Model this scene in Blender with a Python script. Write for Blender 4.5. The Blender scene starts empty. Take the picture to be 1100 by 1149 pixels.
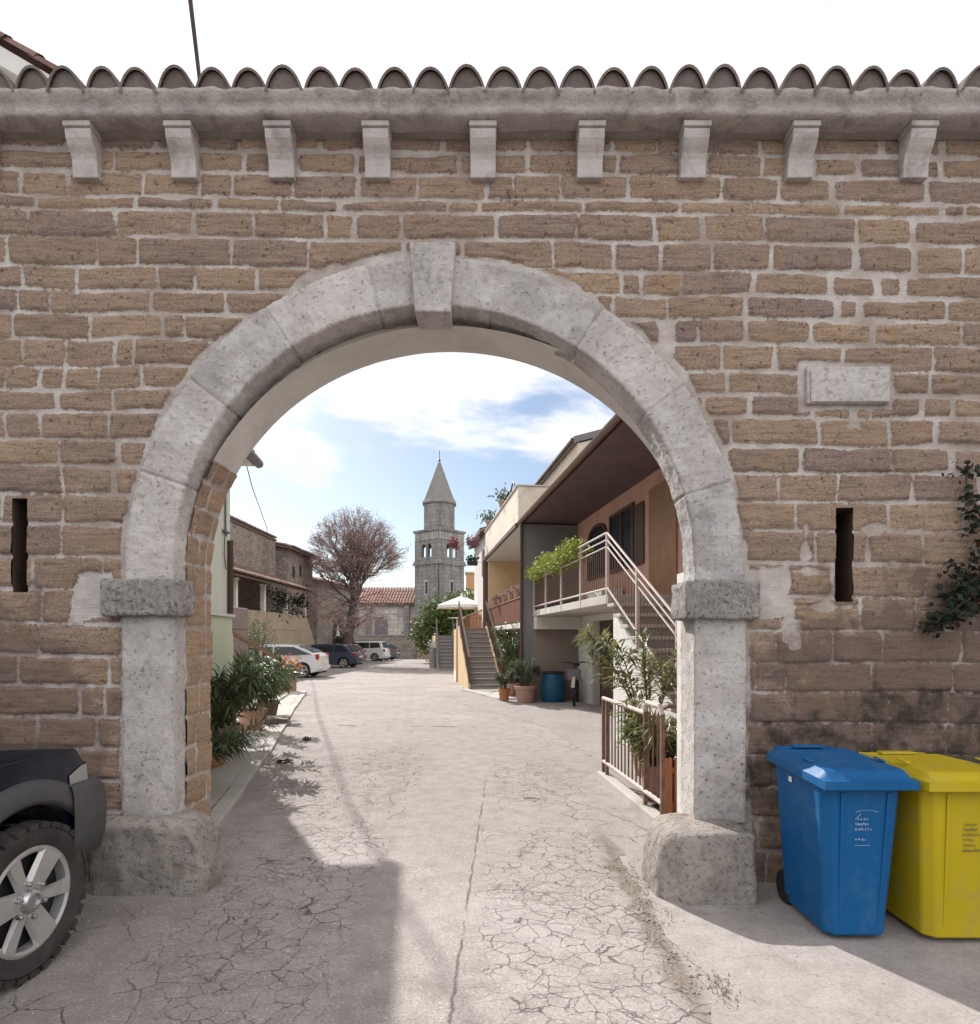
import bpy, math, random
import numpy as np
from mathutils import Vector, Matrix, noise as mnoise

R = math.radians
CD = 4.07            # the camera stands this far in front of the wall face
F = 700.0            # focal length in photo pixels
EYE = 1.6
HORY = 715.0
scene = bpy.context.scene
col = scene.collection
rng = random.Random(7)


def gz(y):
    """height of the ground: level near the gate, falling gently beyond"""
    d = y + CD
    if d < 18: return 0.0
    return -0.012 * (min(d, 75) - 18)


# ---------------------------------------------------------------- objects
def tag(o, label=None, cat=None, group=None, kind=None):
    if label: o['label'] = label
    if cat: o['category'] = cat
    if group: o['group'] = group
    if kind: o['kind'] = kind
    return o


def thing(name, loc, label, cat, rz=0.0, group=None):
    o = bpy.data.objects.new(name, None)
    col.objects.link(o)
    o.location = loc
    o.rotation_euler = (0, 0, rz)
    o.empty_display_size = 0.2
    o['_m'] = 0
    del o['_m']
    return tag(o, label, cat, group)


def pmat(o):
    return Matrix.Translation(o.location) @ Matrix.Rotation(o.rotation_euler.z, 4, 'Z')


def copy_thing(root, loc, rz=None, label=None, group=None):
    r = root.copy(); col.objects.link(r); r.location = loc
    if rz is not None: r.rotation_euler = (0, 0, rz)
    if label: r['label'] = label
    if group: r['group'] = group
    for ch in list(root.children):
        c = ch.copy(); col.objects.link(c); c.parent = r
        for g in list(ch.children):
            d = g.copy(); col.objects.link(d); d.parent = c
    return r


class MB:
    def __init__(self):
        self.v = []; self.f = []; self.mi = []; self.m = 0; self.xf = None; self.att = None

    def add(self, vs, fs):
        o = len(self.v)
        if self.xf is not None:
            vs = [self.xf @ Vector(p) for p in vs]
        self.v.extend([tuple(p) for p in vs])
        for f in fs:
            self.f.append([i + o for i in f]); self.mi.append(self.m)
        return o

    def box(self, x0, x1, y0, y1, z0, z1):
        v = [(x0, y0, z0), (x1, y0, z0), (x1, y1, z0), (x0, y1, z0),
             (x0, y0, z1), (x1, y0, z1), (x1, y1, z1), (x0, y1, z1)]
        self.add(v, [(0, 3, 2, 1), (4, 5, 6, 7), (0, 1, 5, 4), (1, 2, 6, 5), (2, 3, 7, 6), (3, 0, 4, 7)])
        return self

    def bar(self, a, b, w, h):
        """rectangular bar between two points, w across, h up"""
        a = Vector(a); b = Vector(b); d = (b - a).normalized()
        up = Vector((0, 0, 1)) if abs(d.z) < .95 else Vector((1, 0, 0))
        s = d.cross(up).normalized(); u = s.cross(d).normalized()
        v = []
        for p in (a, b):
            for i, j in ((-1, -1), (1, -1), (1, 1), (-1, 1)):
                v.append(p + s * (i * w / 2) + u * (j * h / 2))
        self.add(v, [(3, 2, 1, 0), (4, 5, 6, 7), (0, 1, 5, 4), (1, 2, 6, 5), (2, 3, 7, 6), (3, 0, 4, 7)])
        return self

    def ext(self, poly, vec):
        """extrude a closed 3-D polygon along vec"""
        n = len(poly); vec = Vector(vec)
        v = [Vector(p) for p in poly] + [Vector(p) + vec for p in poly]
        f = [list(range(n))[::-1], list(range(n, 2 * n))]
        for i in range(n):
            j = (i + 1) % n
            f.append([i, j, n + j, n + i])
        self.add(v, f)
        return self

    def prism_y(self, poly, y0, y1):
        return self.ext([(x, y0, z) for x, z in poly], (0, y1 - y0, 0))

    def prism_x(self, poly, x0, x1):
        return self.ext([(x0, y, z) for y, z in poly], (x1 - x0, 0, 0))

    def prism_z(self, poly, z0, z1):
        return self.ext([(x, y, z0) for x, y in poly], (0, 0, z1 - z0))

    def tube(self, pts, r, n=8, caps=True):
        pts = [Vector(p) for p in pts]
        rs = r if isinstance(r, (list, tuple)) else [r] * len(pts)
        vs = []; fs = []
        up = Vector((0, 0, 1)); ps = None
        for i, p in enumerate(pts):
            d = (pts[min(i + 1, len(pts) - 1)] - pts[max(i - 1, 0)]).normalized()
            if ps is None:
                s = d.cross(up)
                if s.length < 1e-3: s = d.cross(Vector((1, 0, 0)))
            else:
                s = ps - d * ps.dot(d)
            s.normalize(); ps = s
            t = d.cross(s)
            for k in range(n):
                a = 2 * math.pi * k / n
                vs.append(p + s * (math.cos(a) * rs[i]) + t * (math.sin(a) * rs[i]))
        for i in range(len(pts) - 1):
            for k in range(n):
                k2 = (k + 1) % n
                fs.append([i * n + k, (i + 1) * n + k, (i + 1) * n + k2, i * n + k2])
        if caps:
            fs.append(list(range(n)))
            fs.append([(len(pts) - 1) * n + k for k in range(n)][::-1])
        self.add(vs, fs)
        return self

    def lathe(self, prof, c=(0, 0, 0), n=20, axis='z', closed=False, caps=True):
        vs = []; fs = []
        for r, h in prof:
            for k in range(n):
                a = 2 * math.pi * k / n
                if axis == 'z': vs.append((c[0] + r * math.cos(a), c[1] + r * math.sin(a), c[2] + h))
                elif axis == 'y': vs.append((c[0] + r * math.cos(a), c[1] + h, c[2] + r * math.sin(a)))
                else: vs.append((c[0] + h, c[1] + r * math.cos(a), c[2] + r * math.sin(a)))
        m = len(prof)
        for i in range(m - 1 + (1 if closed else 0)):
            i2 = (i + 1) % m
            for k in range(n):
                k2 = (k + 1) % n
                fs.append([i * n + k, i * n + k2, i2 * n + k2, i2 * n + k])
        if not closed and caps:
            fs.append([k for k in range(n)][::-1])
            fs.append([(m - 1) * n + k for k in range(n)])
        self.add(vs, fs)
        return self

    def surf(self, fn, nu, nv, cu=False):
        """grid surface fn(i/nu, j/nv) -> point"""
        vs = [fn(i / nu, j / nv) for i in range(nu + 1) for j in range(nv + 1)]
        w = nv + 1
        fs = [[i * w + j, (i + 1) * w + j, (i + 1) * w + j + 1, i * w + j + 1] for i in range(nu) for j in range(nv)]
        self.add(vs, fs)
        return self

    def build(self, name, mats, parent=None, world=False, smooth=False, bevel=0, seg=2, recalc=True, angle=40):
        me = bpy.data.meshes.new(name)
        vs = self.v
        if parent is not None and world:
            inv = pmat(parent).inverted()
            vs = [inv @ Vector(p) for p in vs]
        me.from_pydata([tuple(p) for p in vs], [], self.f)
        if not isinstance(mats, (list, tuple)): mats = [mats]
        for m in mats: me.materials.append(m)
        if len(mats) > 1: me.polygons.foreach_set('material_index', self.mi)
        if recalc:
            import bmesh
            bm = bmesh.new(); bm.from_mesh(me)
            bmesh.ops.recalc_face_normals(bm, faces=bm.faces)
            bm.to_mesh(me); bm.free()
        if smooth:
            me.polygons.foreach_set('use_smooth', [True] * len(me.polygons))
            if smooth != 'all':
                me.set_sharp_from_angle(angle=R(angle))
        me.update()
        o = bpy.data.objects.new(name, me)
        col.objects.link(o)
        if parent is not None: o.parent = parent
        if bevel:
            b = o.modifiers.new('bevel', 'BEVEL'); b.width = bevel; b.segments = seg
            b.limit_method = 'ANGLE'; b.angle_limit = R(35)
        return o


# ---------------------------------------------------------------- materials
class NT:
    def __init__(self, name):
        self.mat = bpy.data.materials.new(name); self.mat.use_nodes = True
        self.t = self.mat.node_tree
        self.t.nodes.clear()
        self.out = self.n('ShaderNodeOutputMaterial')
        self.b = self.n('ShaderNodeBsdfPrincipled')
        self.l(self.b.outputs[0], self.out.inputs[0])
        self._c = None

    def n(self, typ, **kw):
        nd = self.t.nodes.new(typ)
        for k, v in kw.items(): setattr(nd, k, v)
        return nd

    def l(self, a, b): self.t.links.new(a, b)

    def put(self, sock, v):
        if isinstance(v, bpy.types.NodeSocket): self.l(v, sock)
        elif isinstance(v, (tuple, list)) and len(v) == 3 and sock.type == 'RGBA': sock.default_value = (*v, 1)
        else: sock.default_value = v

    def obj(self):
        if self._c is None: self._c = self.n('ShaderNodeTexCoord').outputs['Object']
        return self._c

    def mapp(self, scale=(1, 1, 1), vec=None, rot=(0, 0, 0), loc=(0, 0, 0)):
        m = self.n('ShaderNodeMapping')
        self.put(m.inputs['Vector'], vec or self.obj())
        m.inputs['Scale'].default_value = scale; m.inputs['Rotation'].default_value = rot; m.inputs['Location'].default_value = loc
        return m.outputs[0]

    def noise(self, scale=5, detail=4, rough=.55, vec=None, dist=0, color=False):
        m = self.n('ShaderNodeTexNoise')
        self.put(m.inputs['Vector'], vec or self.obj())
        m.inputs['Scale'].default_value = scale; m.inputs['Detail'].default_value = detail
        m.inputs['Roughness'].default_value = rough; m.inputs['Distortion'].default_value = dist
        return m.outputs['Color' if color else 'Fac']

    def voro(self, scale=5, feature='F1', vec=None, out='Distance', rnd=1.0):
        m = self.n('ShaderNodeTexVoronoi', feature=feature)
        self.put(m.inputs['Vector'], vec or self.obj())
        m.inputs['Scale'].default_value = scale; m.inputs['Randomness'].default_value = rnd
        return m.outputs[out]

    def math(self, op, a, b=None, c=None, clamp=False):
        m = self.n('ShaderNodeMath', operation=op); m.use_clamp = clamp
        self.put(m.inputs[0], a)
        if b is not None: self.put(m.inputs[1], b)
        if c is not None: self.put(m.inputs[2], c)
        return m.outputs[0]

    def vmath(self, op, a, b=None):
        m = self.n('ShaderNodeVectorMath', operation=op)
        self.put(m.inputs[0], a)
        if b is not None: self.put(m.inputs[1], b)
        return m.outputs[0]

    def rng(self, v, a, b, c=0.0, d=1.0, smooth=False):
        m = self.n('ShaderNodeMapRange'); m.clamp = True
        if smooth: m.interpolation_type = 'SMOOTHSTEP'
        self.put(m.inputs[0], v)
        for i, x in enumerate((a, b, c, d)): self.put(m.inputs[i + 1], x)
        return m.outputs[0]

    def mix(self, f, a, b, mode='MIX'):
        m = self.n('ShaderNodeMix', data_type='RGBA', blend_type=mode)
        self.put(m.inputs[0], f); self.put(m.inputs[6], a); self.put(m.inputs[7], b)
        return m.outputs[2]

    def ramp(self, v, stops, interp='LINEAR'):
        m = self.n('ShaderNodeValToRGB'); self.put(m.inputs[0], v)
        cr = m.color_ramp; cr.interpolation = interp
        while len(cr.elements) < len(stops): cr.elements.new(.5)
        for e, (p, c) in zip(cr.elements, stops):
            e.position = p; e.color = (*c, 1)
        return m.outputs[0]

    def attr(self, name, out='Fac'):
        m = self.n('ShaderNodeAttribute'); m.attribute_name = name
        return m.outputs[out]

    def sep(self, v):
        m = self.n('ShaderNodeSeparateXYZ'); self.put(m.inputs[0], v)
        return m.outputs

    def comb(self, x, y, z):
        m = self.n('ShaderNodeCombineXYZ')
        for i, q in enumerate((x, y, z)): self.put(m.inputs[i], q)
        return m.outputs[0]

    def fin(self, colr, rough=.85, bump=None, bstr=.3, bdist=.01, metal=0, spec=.35, coat=0):
        self.put(self.b.inputs['Base Color'], colr)
        self.put(self.b.inputs['Roughness'], rough)
        self.put(self.b.inputs['Metallic'], metal)
        self.put(self.b.inputs['Specular IOR Level'], spec)
        if coat: self.b.inputs['Coat Weight'].default_value = coat; self.b.inputs['Coat Roughness'].default_value = .06
        if bump is not None:
            bn = self.n('ShaderNodeBump'); bn.inputs['Strength'].default_value = bstr; bn.inputs['Distance'].default_value = bdist
            self.put(bn.inputs['Height'], bump); self.l(bn.outputs[0], self.b.inputs['Normal'])
        return self.mat


def sc(c, k): return tuple(max(0, min(1, x * k)) for x in c)


def mat(name, c, rough=.85, var=.18, scale=2.5, fine=40, bstr=.25, bdist=.006, metal=0, spec=.35, dirt=None, coat=0, c2=None):
    """plain surface with large and fine variation; dirt = (colour, amount, scale)"""
    m = NT(name)
    n1 = m.noise(scale, 5, .6); n2 = m.noise(fine, 3, .6)
    k = m.math('ADD', m.math('MULTIPLY', n1, .7), m.math('MULTIPLY', n2, .3))
    cc = m.mix(m.rng(k, .32, .68), sc(c, 1 - var), c2 or sc(c, 1 + var))
    if dirt:
        d = m.noise(dirt[2], 6, .65, dist=.4)
        cc = m.mix(m.rng(d, .5, .72, 0, dirt[1]), cc, dirt[0])
    rr = m.rng(n1, .3, .7, max(0, rough - .07), min(1, rough + .07))
    return m.fin(cc, rr, m.noise(fine * 1.4, 4, .6), bstr, bdist, metal, spec, coat)


M = {}
M['plaster_white'] = mat('white_plaster', (.66, .64, .60), .9, .08, 1.5, 30, .3, dirt=((.42, .39, .35), .6, 1.2))
M['plaster_soffit'] = mat('arch_plaster', (.62, .585, .54), .92, .10, 2.2, 18, .5, .012, dirt=((.36, .32, .28), .55, 1.5))
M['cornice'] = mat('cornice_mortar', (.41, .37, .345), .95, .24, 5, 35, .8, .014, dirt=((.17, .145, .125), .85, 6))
M['cornice_under'] = mat('dark_render', (.22, .185, .165), .95, .25, 3.5, 40, .7, .012, dirt=((.15, .12, .10), .8, 2.5))  # darker than the coping band, with random blotches
M['corbel'] = mat('corbel_stone', (.46, .42, .395), .9, .17, 6, 45, .7, .008, dirt=((.22, .195, .175), .75, 7))
M['keystone'] = mat('keystone_stone', (.445, .412, .392), .92, .12, 5, 70, .6, .006, dirt=((.33, .30, .27), .5, 4))
M['concrete'] = mat('pale_concrete', (.46, .43, .39), .93, .12, 1.4, 30, .4, .006, dirt=((.28, .25, .22), .6, 1.2))
M['concrete_grey'] = mat('grey_concrete', (.30, .285, .27), .93, .14, 1.2, 30, .4, .006)
M['wing_wall'] = mat('grey_render', (.20, .195, .19), .93, .10, .8, 30, .4, .006, dirt=((.14, .135, .13), .6, .9))
M['pink'] = mat('salmon_render', (.54, .325, .255), .93, .08, .9, 30, .4, .006, dirt=((.36, .22, .18), .5, 1.7))
M['brownwall'] = mat('brown_render', (.235, .19, .165), .93, .1, .9, 30, .4, .006)
M['yellow'] = mat('ochre_render', (.58, .42, .235), .93, .07, .9, 30, .3, .006, dirt=((.40, .29, .18), .5, 1.6))
M['cream'] = mat('cream_render', (.62, .55, .44), .93, .08, .9, 30, .3, .006, dirt=((.36, .31, .25), .6, 1.6))
M['lightwall'] = mat('pale_render', (.60, .57, .52), .93, .08, .9, 30, .3, .006, dirt=((.40, .37, .33), .55, 1.8))
M['greenish'] = mat('pale_green_render', (.62, .635, .55), .93, .06, .8, 30, .3, .006, dirt=((.47, .48, .41), .5, 1.9))
M['greenish2'] = mat('green_plinth_render', (.56, .60, .45), .93, .08, .9, 30, .3, .006)
M['orange'] = mat('orange_render', (.55, .31, .16), .93, .06, .8, 30, .3, .006)
M['tanwall'] = mat('tan_render', (.36, .29, .21), .95, .16, 1.2, 24, .5, .008, dirt=((.22, .17, .13), .6, 1.0))
M['soffit_wood'] = mat('dark_wood_soffit', (.135, .092, .097), .7, .22, 2, 40, .3)
M['wood_dark'] = mat('dark_brown_wood', (.085, .048, .034), .6, .25, 4, 60, .3)
M['wood_brown'] = mat('red_brown_wood', (.19, .085, .052), .6, .2, 4, 60, .3)
M['wood_warm'] = mat('warm_wood', (.30, .17, .095), .65, .2, 4, 60, .3)
M['wood_grey'] = mat('weathered_wood', (.13, .09, .07), .8, .25, 5, 50, .4)
M['metal_rust'] = mat('weathered_brown_metal', (.19, .115, .085), .6, .3, 8, 60, .3, metal=.0, dirt=((.10, .05, .03), .8, 9))
M['metal_pale'] = mat('pale_painted_metal', (.52, .44, .40), .5, .12, 6, 60, .2)
M['metal_grey'] = mat('zinc_grey', (.16, .15, .16), .5, .15, 4, 50, .2, metal=.3)
M['metal_dark'] = mat('dark_iron', (.03, .028, .03), .5, .2, 6, 50, .2)
M['gutter'] = mat('brown_gutter', (.17, .105, .085), .45, .12, 3, 40, .15)
M['terracotta'] = mat('terracotta', (.40, .165, .075), .8, .18, 6, 60, .3, dirt=((.45, .36, .29), .5, 6))
M['pot_pink'] = mat('pale_terracotta', (.37, .23, .175), .85, .15, 6, 60, .3)
M['soil'] = mat('potting_soil', (.05, .035, .025), .95, .3, 12, 60, .6)
M['black'] = mat('black_rubber', (.022, .021, .022), .75, .25, 8, 70, .35)
M['tyre'] = mat('dusty_tyre', (.040, .035, .034), .85, .35, 7, 60, .5, .004, dirt=((.085, .070, .06), .7, 8))
M['alloy'] = mat('worn_alloy', (.50, .48, .47), .38, .08, 8, 60, .1, metal=.55, dirt=((.30, .27, .25), .5, 9))
M['alloy_dark'] = mat('brake_dust_steel', (.035, .032, .032), .6, .2, 8, 60, .1, metal=.5)
M['chrome'] = mat('dull_chrome', (.5, .5, .5), .25, .05, 8, 60, .05, metal=.9)
M['navy'] = mat('navy_car_paint', (.004, .007, .019), .25, .2, 3, 50, .02, spec=.3, coat=.3, dirt=((.02, .019, .02), .35, 2.5))
M['flare'] = mat('grey_plastic_trim', (.065, .062, .064), .6, .12, 4, 80, .2, dirt=((.11, .10, .09), .5, 5))
M['silver'] = mat('silver_white_paint', (.60, .60, .60), .3, .03, 2, 50, .02, coat=.5)
M['white_car'] = mat('white_car_paint', (.68, .68, .68), .3, .03, 2, 50, .02, coat=.5)
M['bluegrey'] = mat('dark_blue_car_paint', (.035, .048, .075), .3, .05, 2, 50, .02, coat=.5)
M['redcar'] = mat('rust_red_car_paint', (.26, .085, .045), .4, .08, 2, 50, .02, coat=.4)
M['greycar'] = mat('grey_car_paint', (.075, .085, .10), .3, .05, 2, 50, .02, coat=.5)
M['red_lamp'] = mat('red_tail_lamp', (.32, .02, .015), .25, .1, 4, 40, .05)
M['clear_lamp'] = mat('headlamp_lens', (.26, .25, .24), .15, .08, 6, 40, .05, spec=.6)
M['plate'] = mat('number_plate_white', (.7, .7, .7), .5, .03, 4, 40, .05)
M['blue_bin'] = mat('blue_bin_plastic', (.006, .092, .25), .5, .10, 3, 90, .12, .002, spec=.2, dirt=((.07, .14, .25), .45, 6))
M['yellow_bin'] = mat('yellow_bin_plastic', (.47, .35, .012), .5, .08, 3, 90, .12, .002, spec=.2, dirt=((.33, .27, .10), .5, 6))
M['print_pale'] = mat('pale_bin_print', (.22, .33, .47), .6, .1, 8, 60, .05)
M['print_dim'] = mat('faded_bin_print', (.21, .18, .06), .6, .1, 8, 60, .05)
M['barrel'] = mat('blue_drum_plastic', (.015, .085, .16), .45, .1, 4, 50, .1)
M['canvas'] = mat('white_canvas', (.70, .69, .66), .9, .05, 3, 60, .2)
M['redflower'] = mat('red_flowers', (.26, .03, .045), .8, .3, 9, 60, .2)
M['orangeflower'] = mat('orange_flowers', (.62, .26, .12), .8, .3, 9, 60, .2)
M['purplepot'] = mat('plum_plastic_pot', (.10, .045, .075), .6, .1, 6, 40, .1)
M['cablemat'] = mat('mauve_grey_cable', (.17, .14, .18), .7, .1, 6, 40, .1)
M['gravel'] = mat('gravel_bits', (.34, .29, .24), .95, .4, 30, 90, .6)
M['deadleaf'] = mat('dead_leaf', (.12, .065, .035), .9, .3, 20, 60, .3)
M['bark'] = mat('tree_bark', (.12, .092, .085), .95, .3, 5, 40, .7, .03)
M['twig'] = mat('twig_bark', (.24, .170, .155), .95, .2, 5, 40, .2)
M['stem'] = mat('plant_stem', (.11, .085, .05), .9, .2, 8, 40, .3)
M['enamel'] = mat('notice_board', (.58, .57, .55), .6, .05, 5, 40, .1)


def glass(name, c=(.02, .024, .03), rough=.08):
    m = NT(name)
    n = m.noise(3, 2, .5)
    return m.fin(m.mix(n, sc(c, .6), sc(c, 1.5)), rough, m.noise(2.5, 2, .5), .04, .01, 0, .35)


M['glass'] = glass('window_glass', (.025, .03, .042), .06)
M['carglass'] = glass('car_glass', (.02, .023, .026), .12)


def foliage(name, dark, light, rough=.55, tint=None):
    m = NT(name)
    a = m.attr('lv', 'Fac')
    n = m.noise(3, 3, .6)
    f = m.math('ADD', m.math('MULTIPLY', a, .75), m.math('MULTIPLY', n, .3), clamp=True)
    c = m.ramp(f, [(0, dark), (.55, tuple((x + y) / 2 for x, y in zip(dark, light))), (1, light)])
    if tint: c = m.mix(m.rng(m.attr('lv', 'Fac'), .93, .97), c, tint)
    mt = m.fin(c, rough, None, spec=.4)
    # leaves let some light through
    tr = m.n('ShaderNodeBsdfTranslucent'); m.put(tr.inputs[0], c)
    mx = m.n('ShaderNodeMixShader'); mx.inputs[0].default_value = .3
    m.l(m.b.outputs[0], mx.inputs[1]); m.l(tr.outputs[0], mx.inputs[2]); m.l(mx.outputs[0], m.out.inputs[0])
    return mt


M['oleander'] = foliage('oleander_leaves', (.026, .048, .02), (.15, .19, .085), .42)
M['oleander_lit'] = foliage('sunlit_oleander_leaves', (.065, .09, .03), (.31, .31, .13), .45, (.32, .19, .09))  # lighter oleander with sunlight put into its colour, some leaves dry brown
M['vine'] = foliage('vine_leaves', (.14, .19, .03), (.36, .38, .08), .6)
M['ivy'] = foliage('ivy_leaves', (.009, .016, .010), (.036, .054, .032), .7, (.10, .035, .02))
M['treegreen'] = foliage('dense_green_leaves', (.035, .065, .018), (.17, .215, .06), .6)
M['redleaf'] = foliage('dry_reddish_leaves', (.20, .125, .105), (.42, .29, .245), .8)
M['palegreen'] = foliage('wispy_green_leaves', (.05, .075, .04), (.17, .20, .11), .6)
M['weed'] = foliage('weed_blades', (.08, .075, .035), (.27, .23, .13), .7)
# ---------------------------------------------------------------- numpy noise
def vnoise(x, z, sx, sz, seed):
    r = np.random.RandomState(seed)
    g = r.rand(257, 257)
    fx = x * sx + 1000.37; fz = z * sz + 1000.71
    ix = np.floor(fx).astype(int); iz = np.floor(fz).astype(int)
    tx = fx - ix; tz = fz - iz
    tx = tx * tx * (3 - 2 * tx); tz = tz * tz * (3 - 2 * tz)
    a = g[ix % 257, iz % 257]; b = g[(ix + 1) % 257, iz % 257]
    c = g[ix % 257, (iz + 1) % 257]; d = g[(ix + 1) % 257, (iz + 1) % 257]
    return (a * (1 - tx) + b * tx) * (1 - tz) + (c * (1 - tx) + d * tx) * tz - .5


def fbm(x, z, s, seed, oct=3, an=1.0):
    t = 0; a = 1
    for o in range(oct):
        t = t + a * vnoise(x, z, s * an * 2 ** o, s * 2 ** o, seed + o * 17); a *= .5
    return t


def masonry(name, U, V, lines, mapfn, mat_, parent, keep=None, cap=None, seed=1, wid=(.25, .62), joint=.0135, amp=.008):
    """a wall face of coursed squared stones in mortar: grid of vertices carrying a signed distance to the stone edge"""
    r = np.random.RandomState(seed)
    uu, vv = np.meshgrid(U, V, indexing='ij')
    lines = np.array(sorted(lines))
    slope = -.010 * uu
    zz = vv + fbm(uu, vv, 1.6, seed + 5, 2) * .022 - slope
    row = np.clip(np.searchsorted(lines, zz) - 1, 0, len(lines) - 2)
    lo = lines[row]; hi = lines[row + 1]
    dz = np.minimum(zz - lo, hi - zz)
    uw = uu + fbm(uu, vv, 3.0, seed + 9, 2) * .03
    dx = np.zeros_like(uu); sid = np.zeros(uu.shape, int)
    base = 0
    for k in range(len(lines) - 1):
        h = lines[k + 1] - lines[k]
        xs = [U[0] - 1.2 + r.rand() * .5]
        while xs[-1] < U[-1] + .8:
            w = wid[0] + (wid[1] - wid[0]) * r.rand()
            if r.rand() < .16: w = .11 + .12 * r.rand()
            if h < .1: w *= 1.15
            xs.append(xs[-1] + w)
        xs = np.array(xs)
        m = row == k
        um = uw[m]
        i = np.clip(np.searchsorted(xs, um) - 1, 0, len(xs) - 2)
        dx[m] = np.minimum(um - xs[i], xs[i + 1] - um)
        sid[m] = base + i
        base += len(xs)
    # rounded corners
    k_ = .018
    hh = np.clip(.5 + .5 * (dz - dx) / k_, 0, 1)
    sd = dz * (1 - hh) + dx * hh - k_ * hh * (1 - hh)
    jw = joint + fbm(uu, vv, 1.1, seed + 21, 2) * .016 + fbm(uu, vv, 4.5, seed + 23, 2) * .016
    if seed == 3:
        thin = 1 - .35 * np.clip((2.1 - vv) / .8, 0, 1) - .42 * np.clip((2.05 - vv) / .7, 0, 1) * np.clip((uu - 1.7) / .3, 0, 1)
        jw = jw * thin
    sd = sd - np.clip(jw, .003, .05) + fbm(uu, vv, 14, seed + 31, 3) * .010
    if cap is not None: sd = np.minimum(sd, cap(uu, vv))
    rnd = r.rand(base + 5, 3)[sid]
    st = np.clip(sd / .014, 0, 1); st = st * st * (3 - 2 * st)
    hgt = st * .013 + st * (fbm(uu, vv, 9, seed + 41, 4, .55) * amp * 1.6) + (1 - st) * fbm(uu, vv, 10, seed + 51, 3) * .006
    hgt += st * (rnd[..., 1] - .5) * .008
    X, Y, Z = mapfn(uu, vv, hgt)
    nu, nv = len(U), len(V)
    co = np.stack([X, Y, Z], -1).reshape(-1, 3).astype(np.float32)
    idx = np.arange(nu * nv).reshape(nu, nv)
    q = np.stack([idx[:-1, :-1], idx[1:, :-1], idx[1:, 1:], idx[:-1, 1:]], -1).reshape(-1, 4)
    if keep is not None:
        uc = (uu[:-1, :-1] + uu[1:, 1:]) / 2; vc = (vv[:-1, :-1] + vv[1:, 1:]) / 2
        q = q[keep(uc, vc).reshape(-1)]
    me = bpy.data.meshes.new(name)
    me.vertices.add(len(co)); me.vertices.foreach_set('co', co.ravel())
    me.loops.add(len(q) * 4); me.loops.foreach_set('vertex_index', q.ravel().astype(np.int32))
    me.polygons.add(len(q)); me.polygons.foreach_set('loop_start', np.arange(0, len(q) * 4, 4, dtype=np.int32))
    me.update(calc_edges=True)
    a = me.attributes.new('sdf', 'FLOAT', 'POINT'); a.data.foreach_set('value', sd.ravel().astype(np.float32))
    a = me.attributes.new('rnd', 'FLOAT_COLOR', 'POINT')
    cc = np.concatenate([rnd, np.ones(rnd.shape[:-1] + (1,))], -1)
    a.data.foreach_set('color', cc.ravel().astype(np.float32))
    me.polygons.foreach_set('use_smooth', np.ones(len(q), bool))
    me.materials.append(mat_)
    o = bpy.data.objects.new(name, me); col.objects.link(o)
    if parent is not None: o.parent = parent
    return o


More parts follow.
